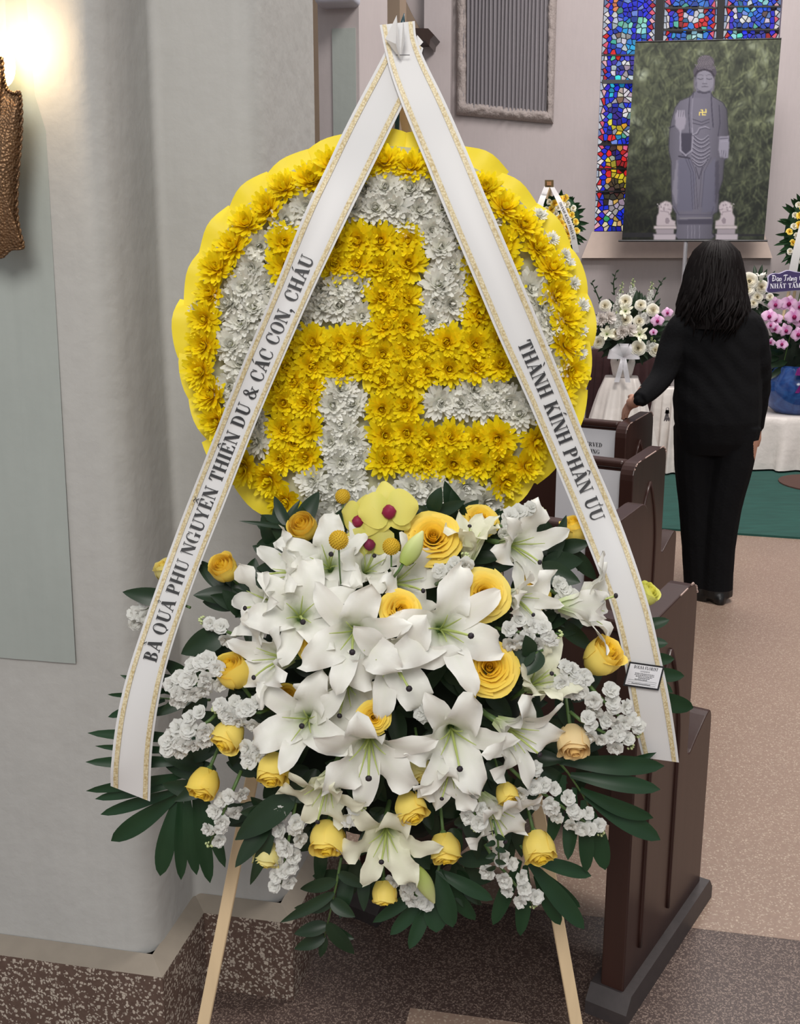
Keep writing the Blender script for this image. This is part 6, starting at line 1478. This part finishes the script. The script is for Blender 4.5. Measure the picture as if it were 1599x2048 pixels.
# ------------------------------------------------------------------ person in black, seen from behind, one hand on a pew
FY = 4.74
def pm(px, py, dy=0.0): return at(px, py, FY + dy)
def ring_loft(mb, rings, n=20):
    """rings: (centre, half width, half depth)"""
    rows = [[c + V(w * math.cos(a), d * math.sin(a), 0) for a in np.linspace(0, 2 * math.pi, n + 1)[:-1]] for c, w, d in rings]
    n0 = len(mb.v); mb.grid(rows, closed=True); mb.f += [tuple(n0 + k for k in range(n))[::-1], tuple(n0 + (len(rows) - 1) * n + k for k in range(n))]; mb.mi += [0, 0]
def limb(mb, pts, rad, n=14):
    P = bez([tuple(p) for p in pts], 26); R = np.interp(np.linspace(0, len(rad) - 1, 26), range(len(rad)), rad); mb.tube([Vector(p) for p in P], [float(q) for q in R], n)
k_ = 4.86 / F
mb = MB()
def rg(x0, x1, y, dd, dy=0.0): c = pm((x0 + x1) / 2, y, dy); return (c, (x1 - x0) / 2 * k_, dd)
ring_loft(mb, [rg(1362, 1505, 905, 0.10), rg(1356, 1512, 880, 0.13), rg(1349, 1518, 840, 0.145), rg(1347, 1520, 800, 0.14), rg(1350, 1519, 770, 0.13), rg(1352, 1518, 735, 0.125), rg(1346, 1520, 700, 0.125), rg(1345, 1522, 665, 0.12), rg(1355, 1515, 635, 0.105), rg(1380, 1490, 613, 0.085), rg(1405, 1465, 600, 0.06), rg(1412, 1458, 585, 0.052), rg(1412, 1458, 565, 0.05)])
# legs in wide trousers
for xs, ys, rr, dy in (([1390, 1390, 1393, 1396, 1400, 1403], [850, 930, 1010, 1090, 1150, 1192], [0.098, 0.094, 0.082, 0.076, 0.078, 0.080], 0.03), ([1476, 1462, 1446, 1437, 1433, 1431], [850, 930, 1010, 1090, 1150, 1190], [0.100, 0.096, 0.084, 0.075, 0.074, 0.076], -0.02)):
    limb(mb, [pm(x, y, dy) for x, y in zip(xs, ys)], rr)
# shoes
for x, y, dy in ((1400, 1198, 0.03), (1430, 1200, -0.02)):
    c = pm(x, y, dy); c.z = 0.04
    ring_loft(mb, [(V(c.x, c.y + 0.03, 0.005), 0.045, 0.12), (V(c.x, c.y + 0.03, 0.03), 0.046, 0.12), (V(c.x, c.y + 0.02, 0.06), 0.042, 0.09), (V(c.x, c.y, 0.10), 0.04, 0.05)])
# arms: left one reaches to the pew, right one hangs
hand_l = atz(1281, 806, 0.905); hand_l = at(1240, 806, 4.60)
limb(mb, [pm(1395, 640), pm(1362, 662), pm(1343, 705, -0.01), pm(1318, 760, -0.05), at(1278, 800, FY - 0.16)], [0.07, 0.073, 0.064, 0.053, 0.036])
limb(mb, [pm(1476, 640), pm(1500, 662), pm(1514, 715), pm(1519, 775, 0.03), pm(1512, 856, 0.08)], [0.07, 0.07, 0.058, 0.047, 0.032])
# hands with five fingers
def hand(mb, wrist, fwd, side, nrm, s=1.0, curl=0.3):
    limb(mb, [wrist - fwd * 0.02, wrist + fwd * 0.02, wrist + fwd * 0.05, wrist + fwd * 0.085], [0.024 * s, 0.026 * s, 0.032 * s, 0.028 * s], 10)
    for i, (o, l) in enumerate(((-0.027, 0.058), (-0.009, 0.07), (0.009, 0.074), (0.026, 0.066))):
        b = wrist + fwd * 0.08 + side * o; limb(mb, [b - fwd * 0.02, b, b + fwd * l * 0.4 - nrm * curl * l * 0.15, b + fwd * l * 0.75 - nrm * curl * l * 0.5, b + fwd * l * 0.9 - nrm * curl * l * 0.95], [0.0105, 0.010, 0.0095, 0.009, 0.0075], 8)
    b = wrist + fwd * 0.025 + side * 0.026; limb(mb, [b - side * 0.01, b + side * 0.018 + fwd * 0.02, b + side * 0.03 + fwd * 0.045, b + side * 0.03 + fwd * 0.065], [0.013, 0.012, 0.0105, 0.008], 8)
wl = at(1278, 800, FY - 0.16); wr_ = pm(1512, 856, 0.08)
HF = V(-0.22, 0.93, -0.30).normalized(); hand(mb, wl, HF, V(0, 0.5, 0.2).normalized(), V(0.1, 0, 1), 0.9, 0.95)
hand(mb, wr_, (V(-0.08, 0.12, -1)).normalized(), V(0.1, 1, 0).normalized(), V(1, 0, 0.0), 1.0, 0.5)
# head with ears and face
hc = pm(1428, 545, 0.01); rows = []
for i in range(15):
    th = i / 14 * math.pi; row = []
    for a in np.linspace(0, 2 * math.pi, 25)[:-1]:
        x, y, z = 0.074 * math.sin(th) * math.cos(a), 0.094 * math.sin(th) * math.sin(a), 0.118 * math.cos(th)
        if y > 0 and z < 0: x *= 1 + 2.2 * z * 0.8
        y += 0.028 * math.exp(-((x / 0.012) ** 2 + ((z + 0.02) / 0.02) ** 2)) * (y > 0.05) + 0.008 * math.exp(-((x / 0.022) ** 2 + ((z + 0.062) / 0.008) ** 2)) * (y > 0.05) - 0.008 * math.exp(-(((abs(x) - 0.03) / 0.014) ** 2 + ((z - 0.006) / 0.012) ** 2)) * (y > 0.05)
        row.append(hc + V(x, y, z))
    rows.append(row)
n0 = len(mb.v); mb.grid(rows, closed=True)
for sx in (-1, 1): ring_loft(mb, [(hc + V(sx * 0.074, 0.0, z), 0.008 + 0.004 * (abs(z) < 0.02), 0.018 * math.sqrt(max(0.05, 1 - (z / 0.034) ** 2))) for z in (-0.032, -0.02, 0, 0.02, 0.032)], 8)
PT = thing('person', 'person in black top and wide black trousers seen from behind, one hand on a pew', 'person', V(pm(1420, 1195).x, FY, 0.0))
tmp = mb.mesh('body_raw', M['black'], True, tuple(PT.location)); bo = link('body_raw', tmp)
rm = bo.modifiers.new('remesh', 'REMESH'); rm.mode = 'VOXEL'; rm.voxel_size = 0.0058
sm = bo.modifiers.new('smooth', 'SMOOTH'); sm.factor = 0.5; sm.iterations = 3
dg = bpy.context.evaluated_depsgraph_get(); me = bpy.data.meshes.new_from_object(bo.evaluated_get(dg)); bpy.data.objects.remove(bo)
me.name = 'body'; me.materials.clear()
M['fabric_black'] = plain('black_knit', srgb(9, 9, 12), 0.9, 0.25, 90, bmp=0.2, spec=0.2); M['skin'] = plain('skin', srgb(186, 138, 116), 0.55, 0.06, 60); M['shoe'] = plain('shoe_black', srgb(14, 14, 15), 0.4, 0.1)
for m in (M['fabric_black'], M['skin'], M['shoe']): me.materials.append(m)
n = len(me.vertices); co = np.empty(n * 3, np.float32); me.vertices.foreach_get('co', co); co = co.reshape(-1, 3) + np.array(PT.location, np.float32)
# cloth folds in the black fabric
nrm = np.empty(n * 3, np.float32); me.vertices.foreach_get('normal', nrm); nrm = nrm.reshape(-1, 3)
body_mask = (co[:, 2] < 1.30) & (co[:, 2] > 0.1)
am = 0.0018 * np.sin(co[:, 2] * 62 + 9 * np.sin(co[:, 0] * 9) + 4 * np.sin(co[:, 1] * 14)) * np.clip((co[:, 2] - 0.75) * 4, 0.15, 1) * body_mask
co2 = co + nrm * am[:, None]; me.vertices.foreach_set('co', (co2 - np.array(PT.location, np.float32)).ravel().astype(np.float32))
fc = np.empty(len(me.polygons) * 3, np.float32); me.polygons.foreach_get('center', fc); fc = fc.reshape(-1, 3) + np.array(PT.location, np.float32)
wl_, wr2 = np.array(wl), np.array(wr_); dl = np.array(HF); dr = np.array(V(-0.08, 0.12, -1).normalized())
skin = (fc[:, 2] > pm(1428, 598).z) & (np.abs(fc[:, 0] - hc.x) < 0.12)
pl_ = (fc - wl_) @ dl; skin |= (pl_ > 0.012) & (pl_ < 0.2) & (np.linalg.norm(fc - wl_ - pl_[:, None] * dl, axis=1) < 0.062)
skin |= ((fc - wr2) @ dr > 0.012) & (np.linalg.norm(fc - wr2, axis=1) < 0.2) & (fc[:, 0] > wr_.x - 0.09)
mi = np.zeros(len(fc), np.int32); mi[skin] = 1; mi[fc[:, 2] < 0.062] = 2
me.polygons.foreach_set('material_index', mi); me.polygons.foreach_set('use_smooth', [True] * len(fc)); me.update()
link('body', me, PT)
# hair: a wavy mass of locks falling over the shoulders
M['hair'] = plain('dark_hair', srgb(17, 12, 12), 0.6, 0.45, 30, spec=0.15, stretch=(3, 3, 0.3))
r = random.Random(21); mb = MB()
def hairp(a, t, k=1.0):
    """a: around the head (0 = back), t: 0 crown .. 1 tips"""
    prof = [(0.0, 0.002, 0.134), (0.08, 0.05, 0.126), (0.2, 0.092, 0.082), (0.34, 0.112, 0.015), (0.48, 0.122, -0.05), (0.62, 0.132, -0.11), (0.76, 0.140, -0.17), (0.9, 0.138, -0.235), (1.0, 0.108, -0.30)]
    rr = np.interp(t, [p[0] for p in prof], [p[1] for p in prof]) * k; z = np.interp(t, [p[0] for p in prof], [p[2] for p in prof])
    return hc + V(rr * math.sin(a) * 1.02, -rr * math.cos(a) * (1.0 if math.cos(a) > 0 else 0.9) + 0.0 - 0.012 * t, z)
rows = [[hairp(a, t, 0.97) for a in np.linspace(-2.35, 2.35, 40)] for t in np.linspace(0, 0.9, 16)]; mb.grid(rows)
for k in range(300):
    a = r.uniform(-2.45, 2.45); t1 = r.uniform(0.78, 1.0); ph, am = r.uniform(0, 6), r.uniform(0.05, 0.16); P = []
    for i in range(11):
        t = lerp(0.0, t1, i / 10); P.append(hairp(a + am * math.sin(t * 15 + ph) * t * 1.6, t, 1.0 + 0.07 * math.sin(k) * t + 0.10 * t * math.sin(t * 13 + ph)))
    w = r.uniform(0.006, 0.012); mb.tube(P, [w * q for q in (0.5, 0.8, 1, 1, 1, 1, 1, 0.95, 0.8, 0.55, 0.12)], 5, flat=0.6)
mb.build('hair', M['hair'], PT, True)
# small bunch of keys at the hip
kt = pm(1334, 818, -0.12)
K = thing('key_bunch', 'small bunch of keys hanging at the hip of the person in black', 'keys', kt); st = plain('key_steel', srgb(96, 92, 96), 0.35, metal=0.6)
MB().tube([kt + V(0.006 * math.cos(a), 0, 0.006 * math.sin(a)) for a in np.linspace(0, 6.283, 13)], 0.0012, 5).build('key_ring', st, K)
for k in range(3):
    dv = V(-0.22 + 0.2 * k, 0, -1).normalized(); sd = V(1, 0, 0); b = kt - UP * 0.004
    mb = MB(); mb.box((0, -0.007, -0.001), (0.016, 0.007, 0.001), b, (dv, sd, V(0, 1, 0))); mb.box((0.016, -0.0025, -0.001), (0.05, 0.0025, 0.001), b, (dv, sd, V(0, 1, 0))); mb.box((0.034, 0.0025, -0.001), (0.046, 0.005, 0.001), b, (dv, sd, V(0, 1, 0))); mb.build('key', st, K)
